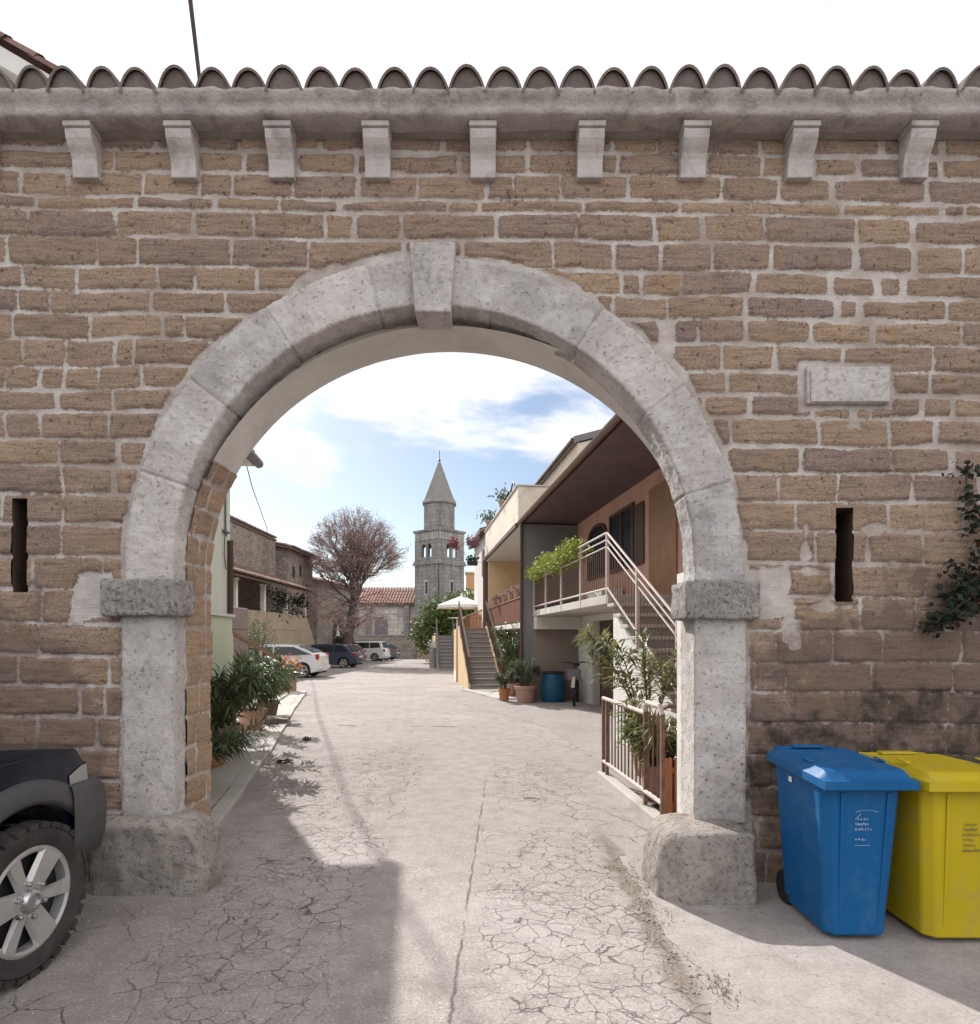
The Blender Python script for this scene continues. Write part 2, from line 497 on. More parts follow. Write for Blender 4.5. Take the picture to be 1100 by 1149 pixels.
def masonry_mat(name, stains_and_shade=True, bright=1.0, warm=0.0):
    m = NT(name)
    o = m.obj()
    sd = m.attr('sdf'); rnd = m.attr('rnd', 'Color')
    s = m.n('ShaderNodeSeparateColor'); m.put(s.inputs[0], rnd)
    r1, r2, r3 = s.outputs[0], s.outputs[1], s.outputs[2]
    e = m.math('ADD', sd, m.math('MULTIPLY', m.math('SUBTRACT', m.noise(36, 6, .72), .5), .052))
    stone = m.rng(e, -.001, .004, 0, 1, True)
    b = bright
    base = m.ramp(r1, [(0, sc((.255, .172, .128), b)), (.22, sc((.345, .238, .158), b)), (.45, sc((.285, .200, .158), b)),
                       (.7, sc((.40, .278, .178), b)), (.85, sc((.315, .222, .170), b)), (1, sc((.235, .170, .150), b))])
    base = m.mix(.36, base, (.295, .228, .188))
    base = m.mix(m.rng(r2, .3, 1, .0, .45), base, (.225, .170, .152))
    # bedding streaks, pits and lichen
    strk = m.noise(1.0, 6, .7, vec=m.mapp((5, 5, 46)), dist=.6)
    base = m.mix(1, base, m.ramp(strk, [(.25, (.45, .42, .40)), (.5, (1, 1, 1)), (.75, (1.28, 1.22, 1.12))]), 'MULTIPLY')
    grain = m.noise(75, 4, .75)
    base = m.mix(1, base, m.ramp(grain, [(.3, (.62, .60, .58)), (.55, (1, 1, 1)), (.75, (1.35, 1.3, 1.25))]), 'MULTIPLY')
    big = m.noise(3.2, 5, .65)
    base = m.mix(m.rng(big, .5, .75, 0, .35), base, (.34, .27, .20))
    base = m.mix(m.rng(m.noise(4.5, 5, .7, dist=.8), .55, .68, 0, .6), base, (.30, .195, .10))
    pits = m.rng(m.noise(30, 3, .7), .60, .67, 0, .8)
    base = m.mix(pits, base, (.085, .058, .045))
    mort = m.ramp(m.noise(9, 5, .65), [(.25, (.40, .35, .32)), (.5, (.53, .48, .445)), (.8, (.66, .61, .575))])
    mort = m.mix(m.rng(m.noise(120, 3, .6), .35, .6, .25, 0), mort, (.26, .22, .19))
    # in places the joints have weathered back to the colour of the stone
    worn = m.rng(m.noise(1.7, 6, .7), .44, .60, 0, .85)
    mort = m.mix(worn, mort, (.31, .245, .205))
    xyz = m.sep(o)
    if stains_and_shade:
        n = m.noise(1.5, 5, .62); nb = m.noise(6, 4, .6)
        # ragged old damp staining right of the opening; left patch is painted shade
        def stain_shade(cx, cz, rx, rz):
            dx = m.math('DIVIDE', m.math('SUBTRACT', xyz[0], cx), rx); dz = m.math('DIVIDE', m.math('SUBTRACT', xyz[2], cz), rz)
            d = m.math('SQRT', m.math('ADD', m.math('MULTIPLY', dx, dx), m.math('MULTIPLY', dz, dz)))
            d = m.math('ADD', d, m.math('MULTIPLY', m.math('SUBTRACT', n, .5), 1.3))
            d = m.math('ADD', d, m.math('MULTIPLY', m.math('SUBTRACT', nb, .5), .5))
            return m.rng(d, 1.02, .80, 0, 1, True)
        g1 = stain_shade(3.2, .9, 1.75, 1.25)
        left_shade = stain_shade(-3.6, .8, 1.25, 1.15)
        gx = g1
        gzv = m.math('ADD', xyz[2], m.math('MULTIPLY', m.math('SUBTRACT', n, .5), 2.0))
        gm = m.math('MAXIMUM', g1, m.math('MULTIPLY', left_shade, .8))
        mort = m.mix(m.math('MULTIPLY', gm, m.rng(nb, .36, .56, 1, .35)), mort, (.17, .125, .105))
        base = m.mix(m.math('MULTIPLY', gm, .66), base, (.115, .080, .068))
        dk = m.math('MULTIPLY', stain_shade(3.0, .75, 1.5, .55), m.rng(m.noise(4.5, 5, .7), .42, .58))
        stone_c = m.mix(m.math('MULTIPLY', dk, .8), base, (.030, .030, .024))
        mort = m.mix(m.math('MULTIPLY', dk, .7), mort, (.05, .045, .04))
    else:
        stone_c = base
    if warm: stone_c = m.mix(warm, stone_c, (.46, .30, .14))
    c = m.mix(stone, mort, stone_c)
    h = m.math('ADD', m.math('MULTIPLY', stone, .25), m.math('ADD', m.math('MULTIPLY', grain, .55), m.math('MULTIPLY', strk, .7)))
    return m.fin(c, .95, h, .75, .012, spec=.15)


def limestone(name, c, pit=(.12, .11, .105), chisel=0, white=0, bstr=.9, soft=0, pitk=.75):
    m = NT(name)
    n1 = m.noise(2.6, 5, .65); n2 = m.noise(26, 5, .7); n3 = m.noise(95, 3, .65)
    b = m.mix(m.rng(n1, .3, .7), sc(c, .80), sc(c, 1.14))
    b = m.mix(1 - soft, b, m.ramp(n2, [(.28, (.55, .54, .53)), (.48, (1, 1, 1)), (.75, (1.2, 1.18, 1.15))]), 'MULTIPLY')
    b = m.mix(1, b, m.ramp(m.attr('blk'), [(0, (.86, .86, .88)), (1, (1.12, 1.1, 1.08))]), 'MULTIPLY') if soft else b
    pv = m.rng(m.noise(38, 2, .6), .64, .68)
    b = m.mix(m.math('MULTIPLY', pv, pitk), b, pit)
    lich = m.rng(m.noise(6, 6, .7), .56, .66, 0, .5 - .3 * soft)
    b = m.mix(lich, b, sc(c, .5))
    if white:
        b = m.mix(m.rng(m.noise(3.5, 5, .65), .5, .56, 0, white), b, (.64, .62, .59))
    h = m.math('ADD', m.math('MULTIPLY', n2, .9), m.math('MULTIPLY', n3, .35))
    if chisel:
        w = m.n('ShaderNodeTexWave', wave_type='BANDS', bands_direction='X')
        m.put(w.inputs[0], m.obj()); w.inputs['Scale'].default_value = chisel
        w.inputs['Distortion'].default_value = 6; w.inputs['Detail'].default_value = 2
        h = m.math('ADD', h, m.math('MULTIPLY', w.outputs[1], m.rng(m.noise(16, 4, .7), .35, .65, .05, .9)))
        b = m.mix(m.math('MULTIPLY', m.rng(w.outputs[1], 0, .5, .5, 0), m.rng(m.noise(16, 4, .7), .4, .6)), b, sc(c, .42))
        b = m.mix(m.rng(m.noise(34, 3, .7), .58, .66, 0, .7), b, sc(c, .3))
    h = m.math('SUBTRACT', h, m.math('MULTIPLY', pv, .6))
    return m.fin(b, .95, h, bstr, .014, spec=.15)


M['lime_plain'] = limestone('plain_limestone', (.44, .408, .388), white=.2, pitk=.4, bstr=.6)
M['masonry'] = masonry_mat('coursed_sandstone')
M['masonry_in'] = masonry_mat('warm_sandstone', False, 1.2, .18)
M['masonry_back'] = masonry_mat('sandstone_rear', False, 1.1)
M['lime'] = limestone('arch_limestone', (.47, .435, .415), white=.35, soft=.55, pitk=.35)
M['lime_jamb'] = limestone('jamb_limestone', (.46, .425, .40), white=.25, soft=.4, pitk=.5)
M['lime_rough'] = limestone('hammered_limestone', (.32, .295, .275), chisel=7.5, bstr=1.0)
M['lime_dark'] = limestone('guard_limestone', (.315, .28, .25), bstr=1.0, soft=.0, pitk=.5)


def nz(p, f):
    return mnoise.noise(Vector(p) * f)


def rough_strip(name, prof, sweep, ts, mat_, parent, amp=.006, freq=9, grooves=(), gw=.006, gd=.008, smooth='all'):
    """sweep a 2-D profile [(a,b)...] along ts; sweep(t,a,b)->xyz; noise pushes (a,b) along the profile normal"""
    P = [Vector((a, b)) for a, b in prof]
    N = []
    for i in range(len(P)):
        t = (P[min(i + 1, len(P) - 1)] - P[max(i - 1, 0)]).normalized()
        N.append(Vector((t.y, -t.x)))
    mb = MB(); vs = []; fs = []; blk = []
    for t in ts:
        nb_ = sum(1 for q in grooves if q < t); blk += [((nb_ * 37) % 11) / 10] * len(P)
        g = 0
        for gt in grooves:
            g = max(g, 1 - abs(t - gt + .004 * math.sin(gt * 50)) / gw)
        for p, n in zip(P, N):
            w = Vector(sweep(t, p.x, p.y))
            k = amp * (nz(w, freq) + .6 * nz(w, freq * 2.3) + .4 * nz(w, freq * 5)) - gd * max(0, g)
            q = p + n * k
            vs.append(sweep(t, q.x, q.y))
    w = len(P)
    for i in range(len(ts) - 1):
        for j in range(w - 1):
            fs.append([i * w + j, i * w + j + 1, (i + 1) * w + j + 1, (i + 1) * w + j])
    mb.add(vs, fs)
    ob = mb.build(name, mat_, parent, smooth=smooth, recalc=False)
    ob.data.attributes.new('blk', 'FLOAT', 'POINT').data.foreach_set('value', blk if grooves else [.5] * len(blk))
    return ob


def subdiv(pts, step):
    out = []
    for a, b in zip(pts[:-1], pts[1:]):
        L = math.hypot(b[0] - a[0], b[1] - a[1]); n = max(1, round(L / step))
        for i in range(n):
            out.append((a[0] + (b[0] - a[0]) * i / n, a[1] + (b[1] - a[1]) * i / n))
    out.append(pts[-1])
    return out


def rough_box(name, lo, hi, mat_, parent=None, r=.02, step=.03, amp=.006, freq=8, rr=None, warp=None):
    lo = Vector(lo); hi = Vector(hi)
    mb = MB()
    ns = [max(2, round((hi[i] - lo[i]) / step)) for i in range(3)]
    key = {}; vs = []; fs = []
    def vid(i, j, k):
        q = (i, j, k)
        if q in key: return key[q]
        p = Vector((lo.x + (hi.x - lo.x) * i / ns[0], lo.y + (hi.y - lo.y) * j / ns[1], lo.z + (hi.z - lo.z) * k / ns[2]))
        r_ = r
        c = Vector([min(max(p[a], lo[a] + r_), hi[a] - r_) for a in range(3)])
        d = (p - c)
        if d.length > 1e-6:
            d.normalize(); p = c + d * r_
        k_ = amp * (nz(p, freq) + .6 * nz(p, freq * 2.2) + .35 * nz(p, freq * 5))
        p = p + d * k_
        if warp: p = Vector(warp(p))
        key[q] = len(vs); vs.append(p)
        return key[q]
    for a in range(3):
        b, c = (a + 1) % 3, (a + 2) % 3
        for side in (0, ns[a]):
            for i in range(ns[b]):
                for j in range(ns[c]):
                    def at(x, y):
                        t = [0, 0, 0]; t[a] = side; t[b] = x; t[c] = y
                        return vid(*t)
                    f = [at(i, j), at(i + 1, j), at(i + 1, j + 1), at(i, j + 1)]
                    fs.append(f if side else f[::-1])
    mb.add(vs, fs)
    return mb.build(name, mat_, parent, smooth='all', recalc=False)


# ---------------------------------------------------------------- the gateway wall
gate = thing('gateway_wall', (0, 0, 0), 'tall coursed sandstone wall with a pale stone arch and tiled coping', 'gateway')
ACX, ACZ, ARI, ARO = -.363, 2.06, 1.69, 2.0
TH = .50
WX0, WX1, WTOP = -6.5, 6.5, 4.86
ylines = [128, 150, 172, 196, 224, 239, 270, 303, 330, 356, 384, 415, 441, 466, 498, 528, 560, 593, 629, 666, 704, 740,
          773, 808, 844, 880, 914, 950, 992, 1030]
clines = [EYE + (HORY - y) / 172 for y in ylines] + [5.2]
SLOTS = [(-3.1125, -3.0125, 1.8875, 2.50), (2.25, 2.3625, 1.825, 2.4375)]


def keep_front(u, v):
    r = np.hypot(u - ACX, v - ACZ)
    op = ((u > -2.2) & (u < 1.5) & (v < ACZ)) | ((r < 1.85) & (v >= ACZ))
    for a, b, c, d in SLOTS: op |= (u > a) & (u < b) & (v > c) & (v < d)
    return ~op


def cap_front(u, v):
    r = np.hypot(u - ACX, v - ACZ)
    n = fbm(u, v, 3.0, 77, 3) * .09 + fbm(u, v, 12, 78, 2) * .02
    s = np.where(v > ACZ - .3, r - (ARO + .045) + n, 9)
    # smeared pointing beside the imposts and jambs
    jx = np.maximum(-(u + 2.40), u - 1.68) - .012 + n * .6
    s = np.minimum(s, np.where(v < ACZ, jx, 9))
    for cx_ in (-2.58, 1.80):
        b = np.maximum(np.abs(u - cx_) - .13, np.abs(v - 1.88) - .16) + n
        s = np.minimum(s, b)
    b = np.maximum(np.abs(u - 2.325) - .275, np.abs(v - 3.235) - .125) - .03 + n * .4
    s = np.minimum(s, b)
    # extra daubs of pale pointing
    for cx_, cz_, w_, h_ in ((2.06, 2.24, .025, .12), (2.1, 1.8, .35, .02), (2.0, 1.62, .03, .10), (2.05, 2.03, .28, .02), (2.62, 2.30, .2, .02), (1.95, 1.72, .04, .14), (1.15, 3.55, .05, .10), (2.38, 3.03, .035, .06)):
        b = np.maximum(np.abs(u - cx_) - w_, np.abs(v - cz_) - h_) + fbm(u, v, 9, 91, 3) * .045
        s = np.minimum(s, b)
    return s


st_ = .0125
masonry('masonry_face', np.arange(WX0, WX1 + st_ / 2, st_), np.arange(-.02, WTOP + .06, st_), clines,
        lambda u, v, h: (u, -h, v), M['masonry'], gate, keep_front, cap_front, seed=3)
# slots: dark splayed reveals
for a, b, c, d in SLOTS:
    mb = MB()
    x0, x1, z0, z1 = a - .004, b + .004, c - .004, d + .004
    v = [(x0, .0, z0), (x1, .0, z0), (x1, .0, z1), (x0, .0, z1), (x0 - .06, .42, z0), (x1 + .06, .42, z0), (x1 + .06, .42, z1), (x0 - .06, .42, z1)]
    mb.add(v, [(0, 1, 5, 4), (1, 2, 6, 5), (2, 3, 7, 6), (3, 0, 4, 7), (4, 5, 6, 7)])
    mb.build('loophole', mat('loophole_stone', (.10, .062, .046), .95, .3, 6, 40, .6), gate, recalc=False)
# rear face
RX0, RX1, RCX, RH = -2.05, 1.47, -.29, 1.64


def keep_rear(u, v):
    e = ((u - RCX) / 1.76) ** 2 + (np.maximum(v - 2.05, 0) / RH) ** 2
    op = (e < 1.08) & (u > RX0 - .05) & (u < RX1 + .05)
    for a, b, c, d in SLOTS: pass
    return ~op


masonry('masonry_rear', np.arange(WX0, WX1 + .02, .04), np.arange(-.02, WTOP + .2, .04), clines,
        lambda u, v, h: (u, TH + h, v), M['masonry_back'], gate, keep_rear, seed=8)
# soffit and reveals behind the stone ring: left leg in masonry, the rest plastered
HALF = 1.76
def rear_pt(t):
    """t: 0 foot of left leg .. 1 top .. 2 foot of right leg"""
    if t < .5: return RX0, 4.10 * t
    if t > 1.5: return RX1, 4.10 * (2 - t)
    a = math.pi * (1.5 - t)
    return RCX + HALF * math.cos(a), 2.05 + RH * math.sin(a)


def arc_uv(u, v, h):
    # u: depth, v: run along the left leg and haunch (0..2.05 leg, then along the arc)
    x = np.where(v < 2.05, RX0 + h, 0.0); z = v.copy()
    a = np.pi - np.clip((v - 2.05) / 1.69, 0, 3.2)
    xa = RCX + (HALF - h) * np.cos(a); za = 2.05 + (RH - h) * np.sin(a)
    return np.where(v < 2.05, x, xa), u, np.where(v < 2.05, z, za)


masonry('reveal_masonry', np.arange(.12, TH + .001, .02), np.arange(0, 2.85, .02),
        [EYE + (HORY - y) / 172 for y in ylines if y > 500] + [3.0, 3.2, 3.4], arc_uv, M['masonry_in'], gate, seed=12, wid=(.16, .34), joint=.014)
mb = MB()
n = 60
def sof(i, j):
    a = math.pi - 3.25 / 1.69 * 0 - (.78 / 1.69) - i * (math.pi - .78 / 1.69)
    w = .006 * nz((a * 2, j, 3), 2.5)
    return (RCX + (HALF - w) * math.cos(a), .12 + j * (TH - .12), 2.05 + (RH - w) * math.sin(a))
mb.surf(sof, n, 8)
mb.surf(lambda i, j: (RX1, .12 + j * (TH - .12), 2.06 * (1 - i)), 12, 4)
mb.surf(lambda i, j: (RCX + (HALF + .14 * j) * math.cos(math.pi * (1 - i)), TH + .003, 2.05 + (RH + .14 * j) * math.sin(math.pi * (1 - i))), 60, 1)
mb.surf(lambda i, j: (RX1 + .14 * j, TH + .003, 2.05 * i), 1, 1); mb.surf(lambda i, j: (RX0 - .14 * j, TH + .003, 2.05 * i), 1, 1)
mb.build('soffit_plaster', M['plaster_soffit'], gate, smooth='all', recalc=False)
# stone ring
vj = [math.pi * k for k in (.09, .20, .315, .43, .57, .685, .79, .90)]
prof = subdiv([(ARO, .02), (ARO, -.03), (ARI, -.03), (ARI, .21)], .022)
aa = [-.055 + (math.pi + .11) * i / 760 for i in range(761)]
rough_strip('arch_ring', prof, lambda t, a, b: (ACX + (a + .012 * nz((t * 3, a * .0, 1), 2)) * math.cos(t), b, ACZ + a * math.sin(t) * 1.0),
            aa, M['lime'], gate, amp=.009, freq=10, grooves=vj, gw=.007, gd=-.014)
# filler between the ring and the rear soffit
mb = MB()
def fill(i, j):
    a = math.pi * (1 - i)
    x0, z0 = ACX + ARI * math.cos(a), ACZ + ARI * math.sin(a)
    x1, z1 = RCX + HALF * math.cos(a), 2.05 + RH * math.sin(a)
    x1 = min(x1, x0 + .3)
    return (x0 + (x1 - x0) * j, .205, z0 + (z1 - z0) * j)
mb.surf(fill, 60, 1)
mb.build('soffit_lip', M['plaster_soffit'], gate, recalc=False)
# jambs
for nm, xo, xi in (('left', -2.384, -2.05), ('right', 1.657, 1.326)):
    dd = .26 if nm == 'right' else .13
    p = [(xo, .02), (xo, -.03), (xi, -.03), (xi, dd)]
    if nm == 'right': p = p
    pr = subdiv(p, .022)
    if nm == 'left': pr = pr[::-1]
    zs = [.40 + (1.76 - .40) * i / 60 for i in range(61)]
    rough_strip('jamb_stone', pr, lambda t, a, b: (a, b, t), zs, M['lime_jamb'], gate, amp=.006, freq=9)
mb = MB(); mb.box(1.37, 1.48, .255, TH, 0, 2.06)
mb.build('jamb_backing', M['plaster_soffit'], gate)
# imposts
rough_box('impost', (-2.50, -.085, 1.735), (-1.985, .13, 1.975), M['lime_rough'], gate, r=.018, amp=.010, freq=12, step=.02)
rough_box('impost', (1.255, -.085, 1.715), (1.735, .26, 1.965), M['lime_rough'], gate, r=.015, amp=.010, freq=12, step=.02)
# guard stones
rough_box('guard_stone', (-2.50, -.21, -.08), (-1.765, .13, .45), M['lime_dark'], gate, r=.055, amp=.024, freq=5, step=.025,
          warp=lambda p: (p.x - .05 * max(0, .2 - p.z) - .10 * max(0, (p.x + 2.0) / .27) ** 2 * max(0, (p.z - .1) / .35) ** 2, p.y, p.z - .13 * max(0, (p.x + 2.0) / .27) ** 2 * max(0, p.z / .45)))
rough_box('guard_stone', (1.015, -.36, -.08), (1.60, .12, .425), M['lime_dark'], gate, r=.045, amp=.016, freq=5, step=.025,
          warp=lambda p: (p.x + .05 * max(0, (1.25 - p.x) / .25) ** 2 * max(0, (p.z - .1) / .3) ** 2, p.y + .12 * max(0, (1.25 - p.x) / .23) ** 2 * max(0, (-.0 - p.y) / .36), p.z - .05 * max(0, (1.22 - p.x) / .2) ** 2 * max(0, p.z / .4)))
# keystone
mb = MB()
kx = ACX - .005
mb.prism_y([(kx - .148, 4.13), (kx + .148, 4.13), (kx + .115, 3.68), (kx - .115, 3.68)], -.085, .16)
mb.build('keystone', M['lime_plain'], gate, bevel=.012, seg=3)
# plaque
plq = MB().box(2.055, 2.595, -.030, .0, 3.115, 3.355).build('plaque', M['lime_plain'], gate, bevel=.006)
MB().box(2.075, 2.585, -.042, -.0305, 3.122, 3.325).build('plaque_panel', M['lime_plain'], plq, bevel=.005)
# coping: underside render, band, corbels and tiles
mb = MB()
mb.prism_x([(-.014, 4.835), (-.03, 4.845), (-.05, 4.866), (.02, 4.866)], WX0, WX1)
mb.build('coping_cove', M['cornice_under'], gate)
mb = MB()
def band(i, j):
    x = WX0 + (WX1 - WX0) * i
    P = [(-.0, 4.862), (-.08, 4.863), (-.160, 4.866), (-.174, 4.876), (-.180, 4.925), (-.205, 4.955), (-.222, 4.99), (-.12, 5.03)]
    k = j * (len(P) - 1); a = int(min(k, len(P) - 2)); f = k - a
    y = P[a][0] * (1 - f) + P[a + 1][0] * f; z = P[a][1] * (1 - f) + P[a + 1][1] * f
    w = .007 * nz((x, y, z), 5) + .004 * nz((x, y, z), 17)
    return (x, y - w, z + w + .006 * nz((x, 0, 0), .8) + (.020 * nz((x, 0, 2), 9) if z > 4.95 and y < -.15 else 0))
mb.surf(band, 520, 14)
mb.build('coping_band', M['cornice'], gate, smooth='all', recalc=False)
cprof = [(0, 0), (-.052, 0), (-.054, .07), (-.060, .11), (-.074, .14), (-.100, .172), (-.120, .205), (-.128, .24), (-.128, .262), (0, .262)]
for xc in (-5.25, -4.6, -3.93, -3.27, -2.61, -1.975, -1.345, -.725, -.045, .645, 1.31, 2.0, 2.745, 3.42, 4.08, 4.75, 5.4):
    mb = MB()
    tilt = rng.uniform(-.006, .006)
    mb.prism_x([(y, z + 4.562) for y, z in cprof], xc - .082, xc + .082)
    mb.box(xc - .088, xc + .088, -.142, 0, 4.825, 4.8615)
    mb.build('corbel', M['corbel'], gate, bevel=.006)


def roof_tile_mat(name, c1, c2, grey=(.19, .165, .14), amt=.7):
    m = NT(name)
    a = m.attr('lv')
    c = m.mix(a, c1, c2)
    n = m.noise(7, 5, .65); n2 = m.noise(45, 4, .7)
    c = m.mix(m.rng(n, .42, .66, 0, amt), c, grey)
    c = m.mix(m.rng(n2, .55, .7, 0, .6), c, (.085, .075, .06))
    c = m.mix(m.rng(m.noise(19, 4, .7), .62, .7, 0, .5), c, (.33, .31, .22))
    return m.fin(c, .95, n2, .5, .008, spec=.15)


M['tile_old'] = roof_tile_mat('weathered_barrel_tile', (.150, .118, .106), (.225, .175, .150), (.20, .178, .163), .9)
M['tile_red'] = roof_tile_mat('red_barrel_tile', (.30, .165, .135), (.38, .23, .19), (.28, .22, .19), .6)
M['tile_brown'] = roof_tile_mat('brown_barrel_tile', (.17, .10, .08), (.24, .145, .115), (.20, .17, .15), .6)


def leafattr(o, vals):
    me = o.data
    a = me.attributes.new('lv', 'FLOAT', 'FACE')
    a.data.foreach_set('value', vals)
    return o


def barrel(mb, vals, o, d, side, up, L, r0, r1, h0, h1, na=8, cap=True, pw=.9):
    """one convex barrel tile from o running L along d"""
    vs = []; fs = []
    t = .016 if cap else .014
    for k, (rr, hh) in enumerate(((r0, h0), (r1, h1))):
        for q in (0, 1):
            for i in range(na + 1):
                a = math.pi * i / na
                vs.append(o + d * (L * k) + side * ((rr - t * q) * math.cos(a)) + up * ((hh - t * q) * math.sin(a) ** pw))
    w = na + 1
    for i in range(na):
        fs.append([i, i + 1, 2 * w + i + 1, 2 * w + i])
    if cap:
        # the rim of the tile and the mortar pushed into its mouth
        for i in range(na): fs.append([i, w + i, w + i + 1, i + 1])
        q0 = len(vs)
        for i in range(na + 1):
            p = vs[w + i]; vs.append(p + d * .022)
        fs.append([q0 + i for i in range(na + 1)])
    n0 = len(mb.f)
    mb.add(vs, fs)
    v = rng.random()
    vals.extend([v] * (len(mb.f) - n0))
    if cap: vals[-1] = .15


mb = MB(); vals = []
xs = []
x = WX0 + .06
while x < WX1:
    xs.append(x); x += .2255 + rng.uniform(-.006, .006)
for sgn in (1, -1):
    d = Vector((0, sgn * .975, .20)).normalized(); up = Vector((0, -sgn * .20, .975)).normalized(); side = Vector((1, 0, 0))
    for row in (0,):
        for xx in xs:
            y0 = -.215 if sgn == 1 else .68
            dz_ = rng.uniform(-.012, .012)
            side = Vector((1, 0, rng.uniform(-.07, .07)))
            o = Vector((xx + rng.uniform(-.007, .007), y0 + rng.uniform(-.012, .012), 4.965 + dz_)) + d * (.36 * row) + up * (.012 * row)
            barrel(mb, vals, o, d, side, up, .45, .117, .098, .142 + rng.uniform(-.008, .008), .122, cap=True, na=14, pw=1.5)
o = mb.build('barrel_tiles', M['tile_old'], gate, smooth=True, recalc=False)
leafattr(o, vals)
# the body of the coping under the tiles
mb = MB()
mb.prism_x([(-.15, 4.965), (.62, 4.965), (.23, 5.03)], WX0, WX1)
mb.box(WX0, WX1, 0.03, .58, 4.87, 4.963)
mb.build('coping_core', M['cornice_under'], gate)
mb = MB(); mb.box(WX0, WX1, .20, .26, 5.02, 5.08); mb.build('ridge_mortar', M['cornice'], gate)


# ---------------------------------------------------------------- ground
def ground_mat():
    m = NT('cracked_asphalt')
    o = m.obj()
    x = m.sep(o)
    dv = m.vmath('SCALE', m.vmath('SUBTRACT', m.noise(2.2, 4, .6, color=True), (.5, .5, .5)))
    dv.node.inputs['Scale'].default_value = .22
    p = m.vmath('ADD', o, dv)
    dv2 = m.vmath('SCALE', m.vmath('SUBTRACT', m.noise(17, 5, .7, color=True), (.5, .5, .5)))
    dv2.node.inputs['Scale'].default_value = .055
    p = m.vmath('ADD', p, dv2)
    flat = m.vmath('MULTIPLY', p, (1, 1.18, 0))
    c1 = m.rng(m.voro(8.6, 'DISTANCE_TO_EDGE', flat), .003, .030, 1, 0)
    c2 = m.rng(m.voro(2.6, 'DISTANCE_TO_EDGE', flat), .002, .014, 1, 0)
    c3 = m.rng(m.voro(13, 'DISTANCE_TO_EDGE', flat), .004, .045, 1, 0)
    area = m.noise(.75, 3, .55); area2 = m.noise(1.7, 3, .6)
    # the middle strip was patched and is smoother
    mid = m.rng(m.math('ABSOLUTE', m.math('ADD', x[0], .42)), .26, .42, 0, 1, True)
    near = m.rng(x[1], 3.0, 7.5, 1, .35, True)
    def zone(cx, cy, rx, ry):
        dx = m.math('DIVIDE', m.math('SUBTRACT', x[0], cx), rx); dy = m.math('DIVIDE', m.math('SUBTRACT', x[1], cy), ry)
        d = m.math('ADD', m.math('SQRT', m.math('ADD', m.math('MULTIPLY', dx, dx), m.math('MULTIPLY', dy, dy))), m.math('MULTIPLY', m.math('SUBTRACT', area2, .5), 1.5))
        return m.rng(d, 1.05, .82, 0, 1, True)
    z1 = m.math('MULTIPLY', m.math('MULTIPLY', m.rng(area, .52, .62, 0, .8), mid), near)
    for q in ((.48, -.45, .55, 1.7), (-1.15, -.2, .62, 1.5), (-1.5, 3.2, .8, 2.0), (.55, 3.0, .5, 1.2)):
        z1 = m.math('MAXIMUM', z1, m.math('MULTIPLY', zone(*q), mid))
    k = m.math('MULTIPLY', c1, z1)
    k = m.math('MAXIMUM', k, m.math('MULTIPLY', c2, m.math('MULTIPLY', m.rng(area2, .44, .58, .0, .9), m.math('ADD', m.math('MULTIPLY', mid, .75), .25))))
    k = m.math('MAXIMUM', k, m.math('MULTIPLY', c3, m.math('MULTIPLY', z1, m.rng(area2, .52, .62, 0, .7))))
    # the long joint between two asphalt lanes
    wob = m.math('MULTIPLY', m.math('SUBTRACT', m.noise(9, 4, .6), .5), .05)
    jx = m.math('ABSOLUTE', m.math('ADD', m.math('ADD', x[0], wob), m.math('MULTIPLY_ADD', x[1], -.028, .125)))
    jl = m.math('MULTIPLY', m.rng(jx, .0, .012, 1, 0), m.rng(x[1], 2.3, 3.4, 1, 0))
    k = m.math('MAXIMUM', k, m.math('MULTIPLY', jl, .9))
    brk = m.rng(m.noise(4.2, 4, .65), .36, .53, .03, 1)
    jy = m.math('ABSOLUTE', m.math('ADD', m.math('ADD', x[1], m.math('MULTIPLY', wob, 3)), m.math('MULTIPLY_ADD', x[0], .08, -7.0)))
    k = m.math('MAXIMUM', k, m.math('MULTIPLY', m.math('MULTIPLY', m.rng(jy, .02, .06, 1, 0), m.rng(m.math('ABSOLUTE', m.math('ADD', x[0], 1.4)), 1.3, 1.5, 1, 0)), m.rng(area2, .42, .55)))
    k = m.math('MULTIPLY', k, brk)
    n1 = m.noise(.45, 5, .6); n2 = m.noise(5.5, 5, .65); gr = m.noise(140, 3, .7); gr2 = m.voro(105, 'F1', m.vmath('ADD', o, dv2), 'Color')
    base = m.mix(m.rng(n1, .3, .7), (.295, .262, .240), (.37, .336, .312))
    base = m.mix(m.rng(n2, .42, .66, 0, .6), base, (.225, .198, .182))
    gm = m.noise(62, 5, .75)
    base = m.mix(1, base, m.ramp(gm, [(.28, (.58, .57, .56)), (.47, (1, 1, 1)), (.72, (1.28, 1.27, 1.26))]), 'MULTIPLY')
    base = m.mix(1, base, m.ramp(gr, [(.3, (.74, .73, .72)), (.5, (1, 1, 1)), (.72, (1.2, 1.2, 1.2))]), 'MULTIPLY')
    sps = m.n('ShaderNodeSeparateColor'); m.put(sps.inputs[0], gr2)
    base = m.mix(m.math('MULTIPLY', m.rng(sps.outputs[0], .955, .975), .42), base, (.62, .59, .56))
    base = m.mix(m.math('MULTIPLY', m.rng(sps.outputs[1], .95, .97), .4), base, (.16, .14, .13))
    # polished pale patches and a faint darker band along the road
    base = m.mix(m.rng(m.noise(.8, 3, .5), .56, .66, 0, .35), base, (.42, .39, .37))
    tr = m.math('MULTIPLY', m.rng(m.math('ABSOLUTE', m.math('ADD', x[0], m.math('MULTIPLY_ADD', x[1], .11, .72))), .02, .16, 1, 0, True), m.rng(n2, .35, .6))
    base = m.mix(m.math('MULTIPLY', tr, .35), base, (.25, .215, .19))
